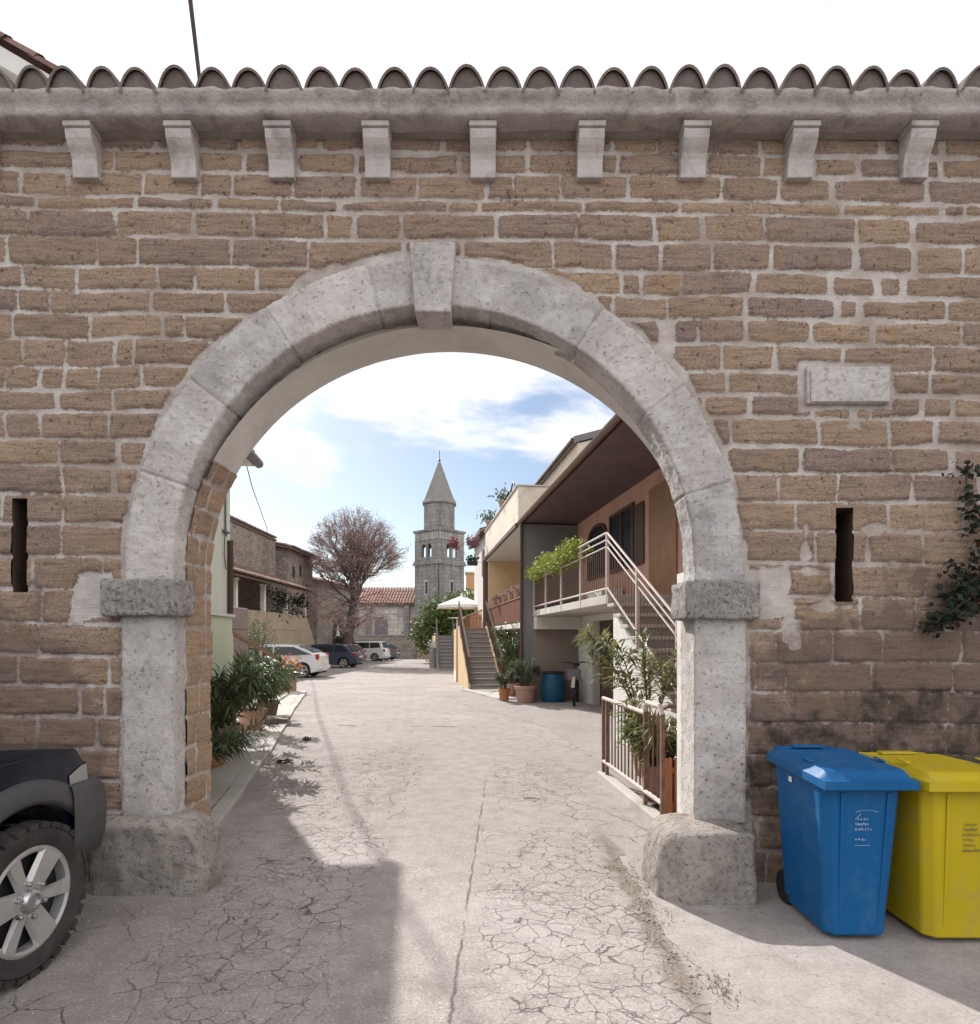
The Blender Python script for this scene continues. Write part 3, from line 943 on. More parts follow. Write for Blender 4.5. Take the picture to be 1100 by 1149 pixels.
    # one oil spot
    sp = m.n('ShaderNodeVectorMath', operation='DISTANCE')
    m.put(sp.inputs[0], m.vmath('MULTIPLY', p, (1, .7, 0))); sp.inputs[1].default_value = (-.265, -.85, 0)
    base = m.mix(m.rng(sp.outputs['Value'], .02, .09, .32, 0, True), base, (.14, .12, .105))
    ed = m.math('ADD', m.math('ABSOLUTE', m.math('SUBTRACT', x[0], .90)), m.math('MULTIPLY', m.math('SUBTRACT', n2, .5), .35))
    ed = m.math('MULTIPLY', m.rng(ed, .10, .0, 0, 1, True), m.math('MULTIPLY', m.rng(x[1], -2, -1.2), m.rng(x[1], 1.4, .7)))
    base = m.mix(m.math('MULTIPLY', ed, m.rng(gm, .35, .55)), base, (.15, .118, .09))
    c = m.mix(m.math('MULTIPLY', k, .95), base, (.095, .078, .07))
    h = m.math('SUBTRACT', m.math('ADD', m.math('MULTIPLY', gm, .8), m.math('MULTIPLY', n2, .4)), m.math('MULTIPLY', k, 1.6))
    return m.fin(c, .93, h, .55, .010, spec=.2)


M['asphalt'] = ground_mat()
gx_ = sorted(set([-900, -300, -100, -40] + [i * 2 for i in range(-15, 16)] + [40, 100, 300, 900]))
gy_ = sorted(set([-300, -60, -20, -10, -6] + [i for i in range(-5, 20)] + [22, 26, 31, 36, 42, 50, 60, 70.93, 71, 120, 300, 1200]))
mb = MB()
mb.add([(x, y, gz(y)) for x in gx_ for y in gy_],
       [[i * len(gy_) + j, (i + 1) * len(gy_) + j, (i + 1) * len(gy_) + j + 1, i * len(gy_) + j + 1] for i in range(len(gx_) - 1) for j in range(len(gy_) - 1)])
tag(mb.build('ground', M['asphalt'], recalc=False), kind='structure')


def concrete_sheet_mat():
    m = NT('worn_concrete')
    n1 = m.noise(1.1, 5, .6); n2 = m.noise(8, 5, .65); g = m.noise(70, 5, .75)
    b = m.mix(m.rng(n1, .3, .7), (.285, .254, .233), (.36, .327, .305))
    b = m.mix(m.rng(n2, .43, .66, 0, .55), b, (.235, .208, .19))
    b = m.mix(1, b, m.ramp(g, [(.28, (.68, .67, .66)), (.48, (1, 1, 1)), (.72, (1.2, 1.2, 1.2))]), 'MULTIPLY')
    cr = m.rng(m.voro(.9, 'DISTANCE_TO_EDGE', m.vmath('ADD', m.obj(), m.vmath('MULTIPLY', m.noise(3, 5, .65, color=True), (.5, .5, .0)))), 0, .005, .5, 0)
    b = m.mix(cr, b, (.14, .115, .10))
    return m.fin(b, .93, m.math('ADD', n2, m.math('MULTIPLY', g, .3)), .4, .008, spec=.2)


M['apron'] = concrete_sheet_mat()


def sheet(name, pts, z, th, m_, jag=.02, step=.08):
    """a thin slab with a slightly ragged edge"""
    out = []
    for i in range(len(pts)):
        a = Vector((*pts[i], 0)); b = Vector((*pts[(i + 1) % len(pts)], 0))
        n = max(1, int((b - a).length / step))
        for k in range(n):
            p = a.lerp(b, k / n)
            out.append((p.x + jag * nz((p.x, p.y, 0), 5) + jag * .5 * nz((p.x, p.y, 4), 15), p.y + jag * nz((p.x, p.y, 9), 5)))
    mb = MB()
    mb.ext([(x, y, z) for x, y in out], (0, 0, th))
    return tag(mb.build(name, m_), kind='structure')


sheet('concrete_apron', [(.93, .47), (.98, -.2), (.94, -.75), (1.02, -1.15), (.93, -1.5), (.98, -3.5), (1.2, -6), (6.4, -6), (6.4, 0.02), (1.66, 0.02), (1.36, 0.02), (1.36, .47)], 0, .004, M['apron'])
sheet('driveway', [(1.05, 1.7), (1.3, 1.2), (1.4, 4.0), (1.0, 7.0), (.2, 9.0), (-.6, 10.5), (-.9, 12), (.4, 14), (2.6, 12.6), (3.1, 8), (3.3, 5), (3.4, 1.2), (3.5, .7), (1.6, .7), (1.35, 1.0)], 0, .0045, M['apron'], jag=.05)
# left pavement with its kerb
kl = [(-2.12, .52), (-2.22, .9), (-2.36, 1.5), (-3.0, 4.4), (-3.62, 7.0), (-4.2, 9.3), (-4.75, 11.6), (-5.3, 14.0)]
pv = [(x - .16, y) for x, y in kl]
sheet('pavement', pv + [(-9, 14), (-9, .52)], 0, .035, M['concrete'], jag=.015)
mb = MB()
for (a, b) in zip(kl[:-1], kl[1:]):
    a = Vector((*a, 0)); b = Vector((*b, 0)); n = max(1, int((b - a).length / .75))
    for i in range(n):
        p = a.lerp(b, (i + .01) / n); q = a.lerp(b, (i + .985) / n)
        off = rng.uniform(-.012, .012)
        mb.add([(p.x + off, p.y, -.02), (q.x + off, q.y, -.02), (q.x - .155 + off, q.y, -.02), (p.x - .155 + off, p.y, -.02)] +
               [(p.x + off, p.y, .045), (q.x + off, q.y, .045), (q.x - .155 + off, q.y, .045), (p.x - .155 + off, p.y, .045)],
               [(0, 3, 2, 1), (4, 5, 6, 7), (0, 1, 5, 4), (1, 2, 6, 5), (2, 3, 7, 6), (3, 0, 4, 7)])
tag(mb.build('kerb', M['concrete'], bevel=.012), kind='structure')


# ---------------------------------------------------------------- light, sky, camera
SUN_EL, SUN_DIR = 35.5, Vector((.48, -.877))      # plan direction the light travels
az = math.atan2(-SUN_DIR.x, -SUN_DIR.y)           # where the sun stands, clockwise from +Y
w = bpy.data.worlds.new('World'); scene.world = w; w.use_nodes = True
t = w.node_tree; t.nodes.clear()
def wn(typ, **kw):
    nd = t.nodes.new(typ)
    for k, v in kw.items(): setattr(nd, k, v)
    return nd
sky = wn('ShaderNodeTexSky', sky_type='NISHITA'); sky.sun_disc = False
sky.sun_elevation = R(SUN_EL); sky.sun_rotation = az; sky.air_density = 1.0; sky.dust_density = .6; sky.ozone_density = 1.2
bg1 = wn('ShaderNodeBackground'); bg1.inputs[1].default_value = .09
t.links.new(sky.outputs[0], bg1.inputs[0])
bg2 = wn('ShaderNodeBackground')
tc = wn('ShaderNodeTexCoord'); sp = wn('ShaderNodeSeparateXYZ'); t.links.new(tc.outputs['Generated'], sp.inputs[0])
def wm(op, a, b=None, c=None, clamp=False):
    nd = wn('ShaderNodeMath', operation=op); nd.use_clamp = clamp
    for i, x in enumerate((a, b, c)):
        if x is None: continue
        if isinstance(x, bpy.types.NodeSocket): t.links.new(x, nd.inputs[i])
        else: nd.inputs[i].default_value = x
    return nd.outputs[0]
def wr(v, a, b, c=0, d=1):
    nd = wn('ShaderNodeMapRange'); nd.interpolation_type = 'SMOOTHSTEP'
    t.links.new(v, nd.inputs[0])
    for i, x in enumerate((a, b, c, d)): nd.inputs[i + 1].default_value = x
    return nd.outputs[0]
def wnoise(vec, s, d, r, dist=0):
    nd = wn('ShaderNodeTexNoise'); t.links.new(vec, nd.inputs['Vector'])
    nd.inputs['Scale'].default_value = s; nd.inputs['Detail'].default_value = d; nd.inputs['Roughness'].default_value = r; nd.inputs['Distortion'].default_value = dist
    return nd.outputs['Fac']
den = wm('ADD', wm('MAXIMUM', sp.outputs[2], 0), .16)
cv = wn('ShaderNodeCombineXYZ')
t.links.new(wm('DIVIDE', sp.outputs[0], den), cv.inputs[0]); t.links.new(wm('DIVIDE', sp.outputs[1], den), cv.inputs[1]); cv.inputs[2].default_value = .35
n1 = wnoise(cv.outputs[0], 1.15, 7, .58, .25); n2 = wnoise(cv.outputs[0], 4.5, 5, .6)
# broken cloud low over the town, nearly closed cloud higher up
el = wm('ADD', sp.outputs[2], wm('MULTIPLY', sp.outputs[0], .10))
bias = wr(el, .12, .34, -.30, .16)
hz = wr(sp.outputs[2], .0, .07, .16, 0)
back = wr(sp.outputs[1], .25, -.25, 0, .12)
f = wm('ADD', wm('ADD', wm('ADD', n1, bias), hz), back)
cl = wr(f, .50, .64)
shade = wr(wm('ADD', n1, wm('MULTIPLY', n2, .8)), .80, 1.10, 1.0, .78)
rgb = wn('ShaderNodeMix', data_type='RGBA'); t.links.new(wr(n2, .3, .7), rgb.inputs[0])
rgb.inputs[6].default_value = (.945, .945, 1, 1); rgb.inputs[7].default_value = (.99, .98, 1, 1)
t.links.new(rgb.outputs[2], bg2.inputs[0])
t.links.new(wm('MULTIPLY', wm('MULTIPLY', shade, wr(sp.outputs[2], .74, .90, 1, .45)), wr(sp.outputs[1], .3, -.4, .98, 1.6)), bg2.inputs[1])  # unseen cloud dimmed overhead and brightened behind the camera to balance wall and ground
mx = wn('ShaderNodeMixShader'); t.links.new(cl, mx.inputs[0]); t.links.new(bg1.outputs[0], mx.inputs[1]); t.links.new(bg2.outputs[0], mx.inputs[2])
wo = wn('ShaderNodeOutputWorld'); t.links.new(mx.outputs[0], wo.inputs[0])

sun = bpy.data.lights.new('sun', 'SUN'); sun.energy = 5.0; sun.angle = R(.6); sun.color = (1, .96, .92)
so = bpy.data.objects.new('sun', sun); col.objects.link(so); so.location = (-10, 20, 20)
ld = Vector((SUN_DIR.x * math.cos(R(SUN_EL)), SUN_DIR.y * math.cos(R(SUN_EL)), -math.sin(R(SUN_EL))))
so.rotation_euler = ld.to_track_quat('-Z', 'Y').to_euler()

cam = bpy.data.cameras.new('camera'); co_ = bpy.data.objects.new('camera', cam); col.objects.link(co_)
co_.location = (0, -CD, EYE); co_.rotation_euler = (R(90), 0, 0)
cam.sensor_fit = 'HORIZONTAL'; cam.sensor_width = 36; cam.lens = F / 1100 * 36
cam.shift_y = (HORY - 1149 / 2) / 1100
cam.clip_start = .05; cam.clip_end = 3000
scene.camera = co_
vs_ = scene.view_settings; vs_.view_transform = 'Standard'; vs_.look = 'None'; vs_.exposure = .42; vs_.gamma = 1; vs_.use_curve_mapping = False
# ================================================================ cars
def smooth(t): t = max(0, min(1, t)); return t * t * (3 - 2 * t)


def car(name, loc, rz, label, paint, L=4.2, W=1.74, H=1.42, fo=.85, wb=2.5, wr_=.31, hood=.92, belt=.92, ws0=1.15, ws1=.45, rf=-2.3,
        rb=-2.95, tail_z=.95, sill=.22, arch=.37, flare=False, rim='alloy', rack=False, spare=False, tail_lamps=True, near=False, steps=False):
    """local x runs forward from the front axle (x=0); y is left.
    outline: front bumper at x=fo, rear bumper at fo-L; ws0/ws1 = foot/head of the windscreen; rf/rb = rear end of roof / foot of the rear window"""
    t = thing(name, loc, label, 'car', rz)
    xf, xr = fo, fo - L
    rx = -wb
    def archpts(cx):
        return [(cx + arch * math.cos(a), wr_ + arch * math.sin(a)) for a in [math.pi - math.pi * k / 14 for k in range(15)]]
    low = sill
    # outline going round: from front low, over the top, to the rear, back along the sill with the wheel arches
    top = [(xf - .03, low + .05), (xf, low + .22), (xf - .01, .60), (xf - .06, hood - .14), (xf - .16, hood - .06), ((xf + ws0) / 2, hood - .01), (ws0, belt + .02)]
    a_, b_ = (ws0, belt + .02), (ws1, H - .05)
    top += [(a_[0] + (b_[0] - a_[0]) * k, a_[1] + (b_[1] - a_[1]) * k + .03 * math.sin(math.pi * k)) for k in (.33, .66)]
    top += [(ws1 - .02, H - .045), (ws1 - .25, H - .008), ((ws1 + rf) / 2, H), (rf + .15, H - .03), (rf, H - .06)]
    top += [((rf + rb) / 2, (H - .05 + tail_z) / 2 + .02), (rb, tail_z), (xr + .03, tail_z - .12), (xr, .62), (xr + .01, low + .2), (xr + .05, low + .06)]
    bot = []
    bot += [(rx - arch - .02, low)] + archpts(rx) + [(rx + arch + .02, low)] + [((rx) / 2, low - .01)] + [(-arch - .02, low)] + archpts(0) + [(arch + .02, low)]
    out = top + bot
    n = len(out)
    hw = W / 2
    secs = [-1, -.985, -.93, -.7, 0, .7, .93, .985, 1]
    def pos(x, z, s):
        k = abs(s)
        e = k ** 6
        # rounded plan at the nose and tail
        if x > xf - .5: x = x - .20 * e * smooth((x - (xf - .5)) / .5) * (1.0 if near else 1)
        if x < xr + .5: x = x + .20 * e * smooth((xr + .5 - x) / .5)
        y = hw * s
        if z > belt: y *= 1 - .17 * ((z - belt) / (H - belt)) ** 1.1
        elif z < .45: y *= 1 - .05 * (.45 - z) / .45
        if k == 1: pass
        if k < .97: z = z + (.012 if z > belt - .05 else 0) * (1 - k)
        if k == 1:
            # turn the side in a touch towards roof and sill edge
            z = z - (.02 if z > H - .08 else 0)
        return Vector((x, y, z))
    mb = MB()
    vs = [pos(x, z, s * (1 if abs(s) != 1 else 1)) for s in secs for x, z in out]
    fs = []
    for i in range(len(secs) - 1):
        for j in range(n):
            j2 = (j + 1) % n
            fs.append([i * n + j, i * n + j2, (i + 1) * n + j2, (i + 1) * n + j])
    fs.append(list(range(n))[::-1]); fs.append([(len(secs) - 1) * n + j for j in range(n)])
    mb.add(vs, fs)
    mb.build('body', paint, t, smooth=True, angle=32)
    # side windows
    for sg in (-1, 1):
        def wp(x, z): 
            p = pos(x, z, sg); p.y += sg * .006; return p
        fw = lambda z: ws0 + (ws1 - ws0) * (z - belt) / (H - .05 - belt)
        rw = lambda z: rb + (rf - rb) * (z - tail_z) / (H - .06 - tail_z)
        z0, z1 = belt + .03, H - .11
        zm = (z0 + z1) / 2
        fx0, fx1 = fw(z0) - .16, fw(z1) - .12
        r0, r1 = rw(z0) + .28, rw(z1) + .16
        d1 = (fx0 + r0) * .5
        mid = ([d1] if not steps else [fx0 + (r0 - fx0) * .36, fx0 + (r0 - fx0) * .7])
        edges = [fx0] + mid + [r0]
        for k in range(len(edges) - 1):
            xa = edges[k]; xb = edges[k + 1]
            ta = xa - .03 if k else fx1; tb = (xb + .03) if k < len(edges) - 2 else r1
            ba = xa - .03 if k else fx0; bb = (xb + .03) if k < len(edges) - 2 else r0
            mbw = MB()
            q = [wp(ba, z0), wp(bb, z0 + (.05 if k == len(edges) - 2 else 0)), wp((bb + tb) / 2, zm), wp(tb, z1), wp(ta, z1), wp((ba + ta) / 2, zm)]
            mbw.ext(q, (0, sg * .002, 0))
            mbw.build('side_window', M['carglass'], t)
    # windscreen and rear window
    for nm, (x0, z0), (x1, z1), sgn in (('windscreen', a_, b_, 1), ('rear_window', (rb, tail_z), (rf, H - .06), -1)):
        mbw = MB()
        q = []
        for k, s in ((.10, -.80), (.10, .80), (.90, .70), (.90, -.70)):
            x = x0 + (x1 - x0) * k; z = z0 + (z1 - z0) * k + (.03 * math.sin(math.pi * k) if sgn > 0 else .012)
            q.append(Vector((x + sgn * .022, hw * s, z + .018)))
        mbw.ext(q, (sgn * .006, 0, .004))
        mbw.build(nm, M['carglass'], t)
    # lamps, bumpers, plate
    for sg in (-1, 1):
        mbl = MB()
        if near:
            mbl.surf(lambda i, j: pos(xf - .05 - .02 * j - .26 * max(0, i - .5) * 2, hood - .265 + .115 * j * (1 - .35 * max(0, i - .6) / .4), sg * min(1.0, .6 + .4 * i * 2)) + Vector((.02, sg * .006, 0)), 10, 3)
            mbl.build('headlight', M['clear_lamp'], t, smooth='all')
        else:
            mbl.ext([pos(xf - .10, hood - .26, sg * .9) + Vector((.02, 0, 0)), pos(xf - .10, hood - .26, sg * .55) + Vector((.03, 0, 0)),
                     pos(xf - .14, hood - .12, sg * .55) + Vector((.03, 0, 0)), pos(xf - .2, hood - .12, sg * .93) + Vector((.02, 0, 0))], (.02, 0, 0))
            mbl.build('headlight', M['clear_lamp'], t)
        mbl = MB()
        y0 = sg * hw * .985; 
        mbl.box(xr + .09, xr + .24, min(y0, y0 - sg * .22), max(y0, y0 - sg * .22), tail_z - .26, tail_z - .02)
        mbl.build('tail_light', M['red_lamp'], t, bevel=.03)
    mbp = MB(); mbp.box(xr - .012, xr + .02, -.26, .26, .62, .73); mbp.build('number_plate', M['plate'], t)
    mbb = MB(); mbb.box(xr - .015, xr + .12, -hw * .82, hw * .82, low + .14, low + .30); mbb.build('rear_bumper', M['flare'] if flare else paint, t, bevel=.03)
    # dark inner arches and floor
    mbi = MB(); mbi.box(xr + .12, xf - .45, -hw + .24, hw - .24, low - .03, .62); mbi.build('underbody', M['black'], t)
    # wheels
    tw = .235 if flare else .19
    tyre = MB(); ir = wr_ * .66
    prof = [(ir, -tw / 2 + .02), (ir + .02, -tw / 2), (wr_ * .90, -tw / 2 - .006), (wr_ - .012, -tw / 2 + .03), (wr_, -tw / 2 + .06), (wr_, tw / 2 - .06), (wr_ - .012, tw / 2 - .03), (wr_ * .90, tw / 2 + .006), (ir + .02, tw / 2), (ir, tw / 2 - .02)]
    tyre.lathe(prof, n=56 if near else 28, axis='y', closed=True)
    if near:
        for k in range(30):
            a = 2 * math.pi * k / 30
            for side in (-1, 1):
                m_ = Matrix.Rotation(-a - side * .06, 4, 'Y')
                tyre.xf = m_
                tyre.box(-.026, .026, side * tw / 2 - .055 * (side > 0) - .006, side * tw / 2 + .055 * (side < 0) + .004, wr_ - .03, wr_ - .005)
                tyre.xf = Matrix.Rotation(-a - .12, 4, 'Y')
                tyre.box(-.018, .018, -.05, .05, wr_ - .01, wr_ + .004)
        tyre.xf = None
    tme = None; rme = None
    for cx in (0, rx):
        for sg in (-1, 1):
            wt = bpy.data.objects.new('wheel', None)
            yo = sg * (hw - tw / 2 - (.005 if not flare else -.045))
            if tme is None:
                wo_ = tyre.build('wheel', M['tyre'], t, smooth=True, angle=45); tme = wo_.data
                rb_ = MB(); d = .02
                # rim facing -y
                y0 = -tw / 2 + .012
                rb_.lathe([(ir + .012, y0 + .03), (ir + .014, y0), (ir - .004, y0 - .008), (ir - .018, y0), (ir - .022, y0 + .05)], n=48, axis='y', caps=False)
                nsp = 6 if flare else 5
                for k in range(nsp):
                    rb_.xf = Matrix.Rotation(2 * math.pi * k / nsp + .25, 4, 'Y')
                    if flare and k % 2: w0, w1 = .026, .040
                    elif flare: w0, w1 = .052, .072
                    else: w0, w1 = .030, .045
                    v = [(-w0, y0 + .030, .045), (w0, y0 + .030, .045), (w1, y0 + .008, ir - .006), (-w1, y0 + .008, ir - .006),
                         (-w0 * .7, y0 + .006, .045), (w0 * .7, y0 + .006, .045), (w1 * .8, y0 - .008, ir - .008), (-w1 * .8, y0 - .008, ir - .008)]
                    rb_.add(v, [(4, 5, 6, 7), (0, 1, 5, 4), (1, 2, 6, 5), (2, 3, 7, 6), (3, 0, 4, 7)])
                rb_.xf = None
                rme = rb_.build('rim', M[rim], wo_, smooth=True, angle=35).data
                hb = MB()
                hb.lathe([(ir - .012, y0 + .075), (ir - .014, y0 + .055), (.03, y0 + .05)], n=32, axis='y')
                hme = hb.build('brake_disc', M['alloy_dark'], wo_).data
                hub = MB()
                hub.lathe([(.060, y0 + .03), (.058, y0 - .004), (.046, y0 - .02), (.034, y0 - .022), (.032, y0 - .012), (.0, y0 - .012)], n=24, axis='y')
                for k in range(6):
                    a = math.pi / 3 * k
                    hub.lathe([(.013, y0 + .01), (.012, y0 - .012), (.006, y0 - .016)], c=(.082 * math.cos(a), 0, .082 * math.sin(a)), n=8, axis='y')
                ume = hub.build('hub_cap', M['chrome'] if flare else M[rim], wo_, smooth=True).data
            else:
                wo_ = bpy.data.objects.new('wheel', tme); col.objects.link(wo_); wo_.parent = t
                for nm_, me_ in (('rim', rme), ('brake_disc', hme), ('hub_cap', ume)):
                    r_ = bpy.data.objects.new(nm_, me_); col.objects.link(r_); r_.parent = wo_
            wo_.location = (cx, yo, wr_)
            wo_.rotation_euler = (0, rng.uniform(0, 1) if not near else .35, 0 if sg < 0 else math.pi)
    if near:
        hs = MB(); hs.tube([pos(xf - .22 - k * .1, hood - .055, -1) + Vector((0, -.002, 0)) for k in range(int((xf - .22 - ws0) / .1))], .005, 5)
        hs.build('bonnet_seam', M['black'], t)
    if flare:
        for cx in (0, rx):
            for sg in (-1, 1):
                fb = MB()
                A = [math.pi * .99 - math.pi * .86 * k / 30 for k in range(31)]
                pr = [(arch - .02, -.03), (arch - .015, .045), (arch + .01, .062), (arch + .07, .050), (arch + .105, .016), (arch + .115, -.02)]
                fb.surf(lambda i, j: (lambda a, q: Vector((cx + q[0] * math.cos(a), sg * (hw + q[1] - .02), wr_ + q[0] * math.sin(a))))(A[round(i * 30)], pr[round(j * 5)]), 30, 5)
                fb.build('fender_flare', M['flare'], t, smooth='all')
        fb = MB()
        us = [-2] + [k / 10 - 1 for k in range(21)] + [2]
        def bump(i, j):
            u = us[round(i * 22)]; q = round(j * 6)
            z = [.44, .46, .56, .70, .80, .835, .84][q]; o = [-.05, .035, .06, .065, .05, .02, -.05][q]
            if abs(u) > 1.5: return pos(xf - .34, z, math.copysign(1, u)) + Vector((0, math.copysign(.03 + o * .4, u), 0))
            return pos(xf - .01, z, u) + Vector((o, math.copysign((.02 + o * .5) * abs(u) ** 8, u), 0))
        fb.surf(bump, 22, 6)
        fb.build('front_bumper', M['flare'], t, smooth='all')
        MB().box(-1.75, -.62, -hw - .10, -hw + .03, .33, .37).build('side_step', M['black'], t)
    if rack:
        rk = MB()
        for sg in (-1, 1): rk.bar((ws1 - .3, sg * hw * .72, H + .05), (rf + .2, sg * hw * .72, H + .05), .03, .03)
        rk.build('roof_rail', M['metal_grey'], t)
    return t


# navy off-roader beside the left jamb, nose to the wall
hd = R(86)
hx, hy = math.cos(hd), math.sin(hd)
wx, wy = -2.145, 2.93 - CD
suv = car('off_road_car', (wx - hy * .935, wy + hx * .935, 0), hd, 'dark navy off-road car with an alloy wheel parked nose to the wall', M['navy'],
          L=4.51, W=1.78, H=1.80, fo=.64, wb=2.62, wr_=.362, hood=1.075, belt=1.13, ws0=-.55, ws1=-1.15, rf=-3.55, rb=-3.78, tail_z=1.10, sill=.36, arch=.455, flare=True, near=True, steps=True)
# silver hatchback and the cars beyond it in the yard
car('hatchback', (-10.25, 26.6 - CD, gz(26.6 - CD)), math.pi, 'silver white hatchback parked nearest in the yard', M['silver'], L=4.05, fo=.80, wb=2.5, H=1.41, ws0=.55, ws1=-.45, rf=-2.15, rb=-2.98, tail_z=1.03)
car('estate_car', (-11.05, 38 - CD, gz(38 - CD)), math.pi - .12, 'dark blue car parked in front of the bare tree', M['bluegrey'], L=4.1, fo=.8, wb=2.5, H=1.43, ws0=.35, ws1=-.5, rf=-2.5, rb=-3.05, tail_z=.95, steps=True)
car('compact_car', (-12.9, 49 - CD, gz(49 - CD)), math.pi, 'rust red car between the dark blue car and the white estate', M['redcar'], L=3.9, fo=.8, wb=2.4, H=1.45, ws0=.4, ws1=-.4, rf=-2.4, rb=-2.85, tail_z=.95)
car('estate_car', (-12.1, 53 - CD, gz(53 - CD)), math.pi - .1, 'white high car with roof rails parked by the churchyard wall', M['white_car'], L=4.4, W=1.82, fo=.85, wb=2.6, wr_=.35, H=1.68, hood=1.05, belt=1.08, ws0=.2, ws1=-.5, rf=-3.1, rb=-3.4, tail_z=1.05, steps=True, rack=True)
car('estate_car', (-11.6, 56.2 - CD, gz(56.2 - CD)), math.pi - .15, 'grey car parked beyond the white high car', M['greycar'], L=4.3, fo=.85, wb=2.6, H=1.5, ws0=.35, ws1=-.5, rf=-2.6, rb=-3.2, tail_z=1.0, steps=True)


# ================================================================ wheeled bins
def bin_(name, x0, x1, yf, yb, label, m_, pm, text_rows, back_h=.945):
    xc = (x0 + x1) / 2; w = x1 - x0
    t = thing(name, (xc, (yf + yb) / 2, 0), label, 'wheeled bin')
    d = yb - yf
    # body: tapered, with chamfered front corners and a rounded foot
    def sec(z, k):
        hw_ = w / 2 - .018 - k * .046; f = -d / 2 + .03 + k * .055; b = d / 2 - .03 - k * .02; c = .045
        return [(-hw_ + c, f, z), (hw_ - c, f, z), (hw_, f + c, z), (hw_, b, z), (-hw_, b, z), (-hw_, f + c, z)]
    zs = [(.03, 1.15), (.045, 1.0), (.12, .95), (.45, .52), (.80, .06), (.865, 0)]
    mb = MB(); vs = []; fs = []
    for z, k in zs: vs += sec(z, k)
    for i in range(len(zs) - 1):
        for j in range(6):
            j2 = (j + 1) % 6
            fs.append([i * 6 + j, i * 6 + j2, (i + 1) * 6 + j2, (i + 1) * 6 + j])
    fs.append(list(range(6))[::-1]); fs.append([(len(zs) - 1) * 6 + j for j in range(6)])
    mb.add(vs, fs)
    mb.build('bin_body', m_, t, bevel=.014, seg=3)
    # vertical ribs pressed into the front, and side swages
    for xx in (-.115, .125):
        MB().ext([(xx - .010, -d / 2 + .029, .80), (xx + .010, -d / 2 + .029, .80), (xx * .84 + .010, -d / 2 + .0855, .10), (xx * .84 - .010, -d / 2 + .0855, .10)], (0, -.004, 0)).build('front_rib', m_, t, bevel=.003)
    # rim
    rm = MB()
    hw_ = w / 2
    def ring(z0, z1, o, i_):
        a = [(-hw_ - o + .03, -d / 2 - o), (hw_ + o - .03, -d / 2 - o), (hw_ + o, -d / 2 - o + .03), (hw_ + o, d / 2 + o), (-hw_ - o, d / 2 + o), (-hw_ - o, -d / 2 - o + .03)]
        rm.prism_z(a, z0, z1)
    ring(.842, .882, 0, 0)
    rm.build('bin_rim', m_, t, bevel=.008, seg=3)
    # lid: domed, higher at the back, with a skirt and handle lip at the front
    lid = MB(); N = 14; Mm = 18
    def lidpt(i, j):
        u = i * 2 - 1; y = -d / 2 - .035 + j * (d + .05)
        eu = min(1, (1 - abs(u)) / .16); ef = min(1, j / .13); eb = min(1, (1 - j) / .08)
        hgt = .042 * smooth(eu) * smooth(ef) * (.5 + .5 * smooth(eb))
        base = .872 + (back_h - .05 - .872) * j
        cut = 0
        return Vector((u * (hw_ + .010) * (1 - .0 * j) * (1 - cut), y, base + hgt))
    lid.surf(lidpt, N * 2, Mm * 2)
    sk = [lidpt(i / 28, 0) for i in range(29)] + [lidpt(1, j / 36) for j in range(1, 37)] + [lidpt(1 - i / 28, 1) for i in range(1, 29)] + [lidpt(0, 1 - j / 36) for j in range(1, 36)]
    o = len(sk)
    lid.add(sk + [p + Vector((0, 0, -.044)) for p in sk], [[i, (i + 1) % o, o + (i + 1) % o, o + i] for i in range(o)])
    lid.build('lid', m_, t, smooth=True, angle=30, recalc=False)
    # raised grips on the lid sides, hinge bar, handle and wheels
    for sg in (-1, 1):
        g = MB()
        g.ext([(sg * hw_ * .80, -d * .20, .926), (sg * (hw_ - .02), -d * .20, .922), (sg * (hw_ - .02), -d * .06, .930), (sg * hw_ * .80, -d * .06, .934)], (0, 0, .010))
        g.build('lid_grip', m_, t, bevel=.006)
    hg = MB(); hg.tube([(-hw_ + .05, d / 2 + .045, back_h - .03), (hw_ - .05, d / 2 + .045, back_h - .03)], .016, 10)
    for sg in (-1, 1): hg.box(sg * (hw_ - .08) - .018, sg * (hw_ - .08) + .018, d / 2 - .02, d / 2 + .06, back_h - .085, back_h - .015)
    hg.build('handle', m_, t, bevel=.004)
    MB().box(-hw_ * .55, hw_ * .25, d / 2 - .085, d / 2 - .03, back_h - .004, back_h + .010).build('hinge_cover', m_, t, bevel=.004)
    for sg in (-1, 1):
        wq = MB(); wq.lathe([(.02, -.022), (.088, -.022), (.10, -.01), (.10, .01), (.088, .022), (.02, .022)], c=(sg * (hw_ - .085), d / 2 - .035, .10), n=24, axis='x')
        wq.build('wheel', M['black'], t, smooth=True)
    if 'blue' in label:
        MB().box(-hw_ + .0135, -hw_ + .0165, d * .10, d * .10 + .035, .775, .805).build('side_sticker', M['plate'], t)
    # worn printing on the front: an arched mark and short lines, too faded to read
    pr = MB(); r = random.Random(sum(map(ord, name)))
    yF = lambda z: -d / 2 + .030 + .055 * (1 - (z - .05) / .8) - .0048 + (.0)
    def dash(xa, xb, z, h):
        pr.add([(xa, yF(z), z), (xb, yF(z), z), (xb, yF(z + h), z + h), (xa, yF(z + h), z + h)], [(0, 1, 2, 3)])
    x_, z_, kind = text_rows
    if kind == 'arc':
        for k in range(14):
            a = math.pi * (.85 - .7 * k / 13)
            dash(x_ + .055 + .062 * math.cos(a), x_ + .061 + .062 * math.cos(a), z_ + .118 + .018 * math.sin(a), .004)
        for k in range(9): dash(x_ + .003 * k, x_ + .003 * k + .0035, z_ + .09 + .003 * k, .005)
    rows = 5 if kind == 'arc' else 6
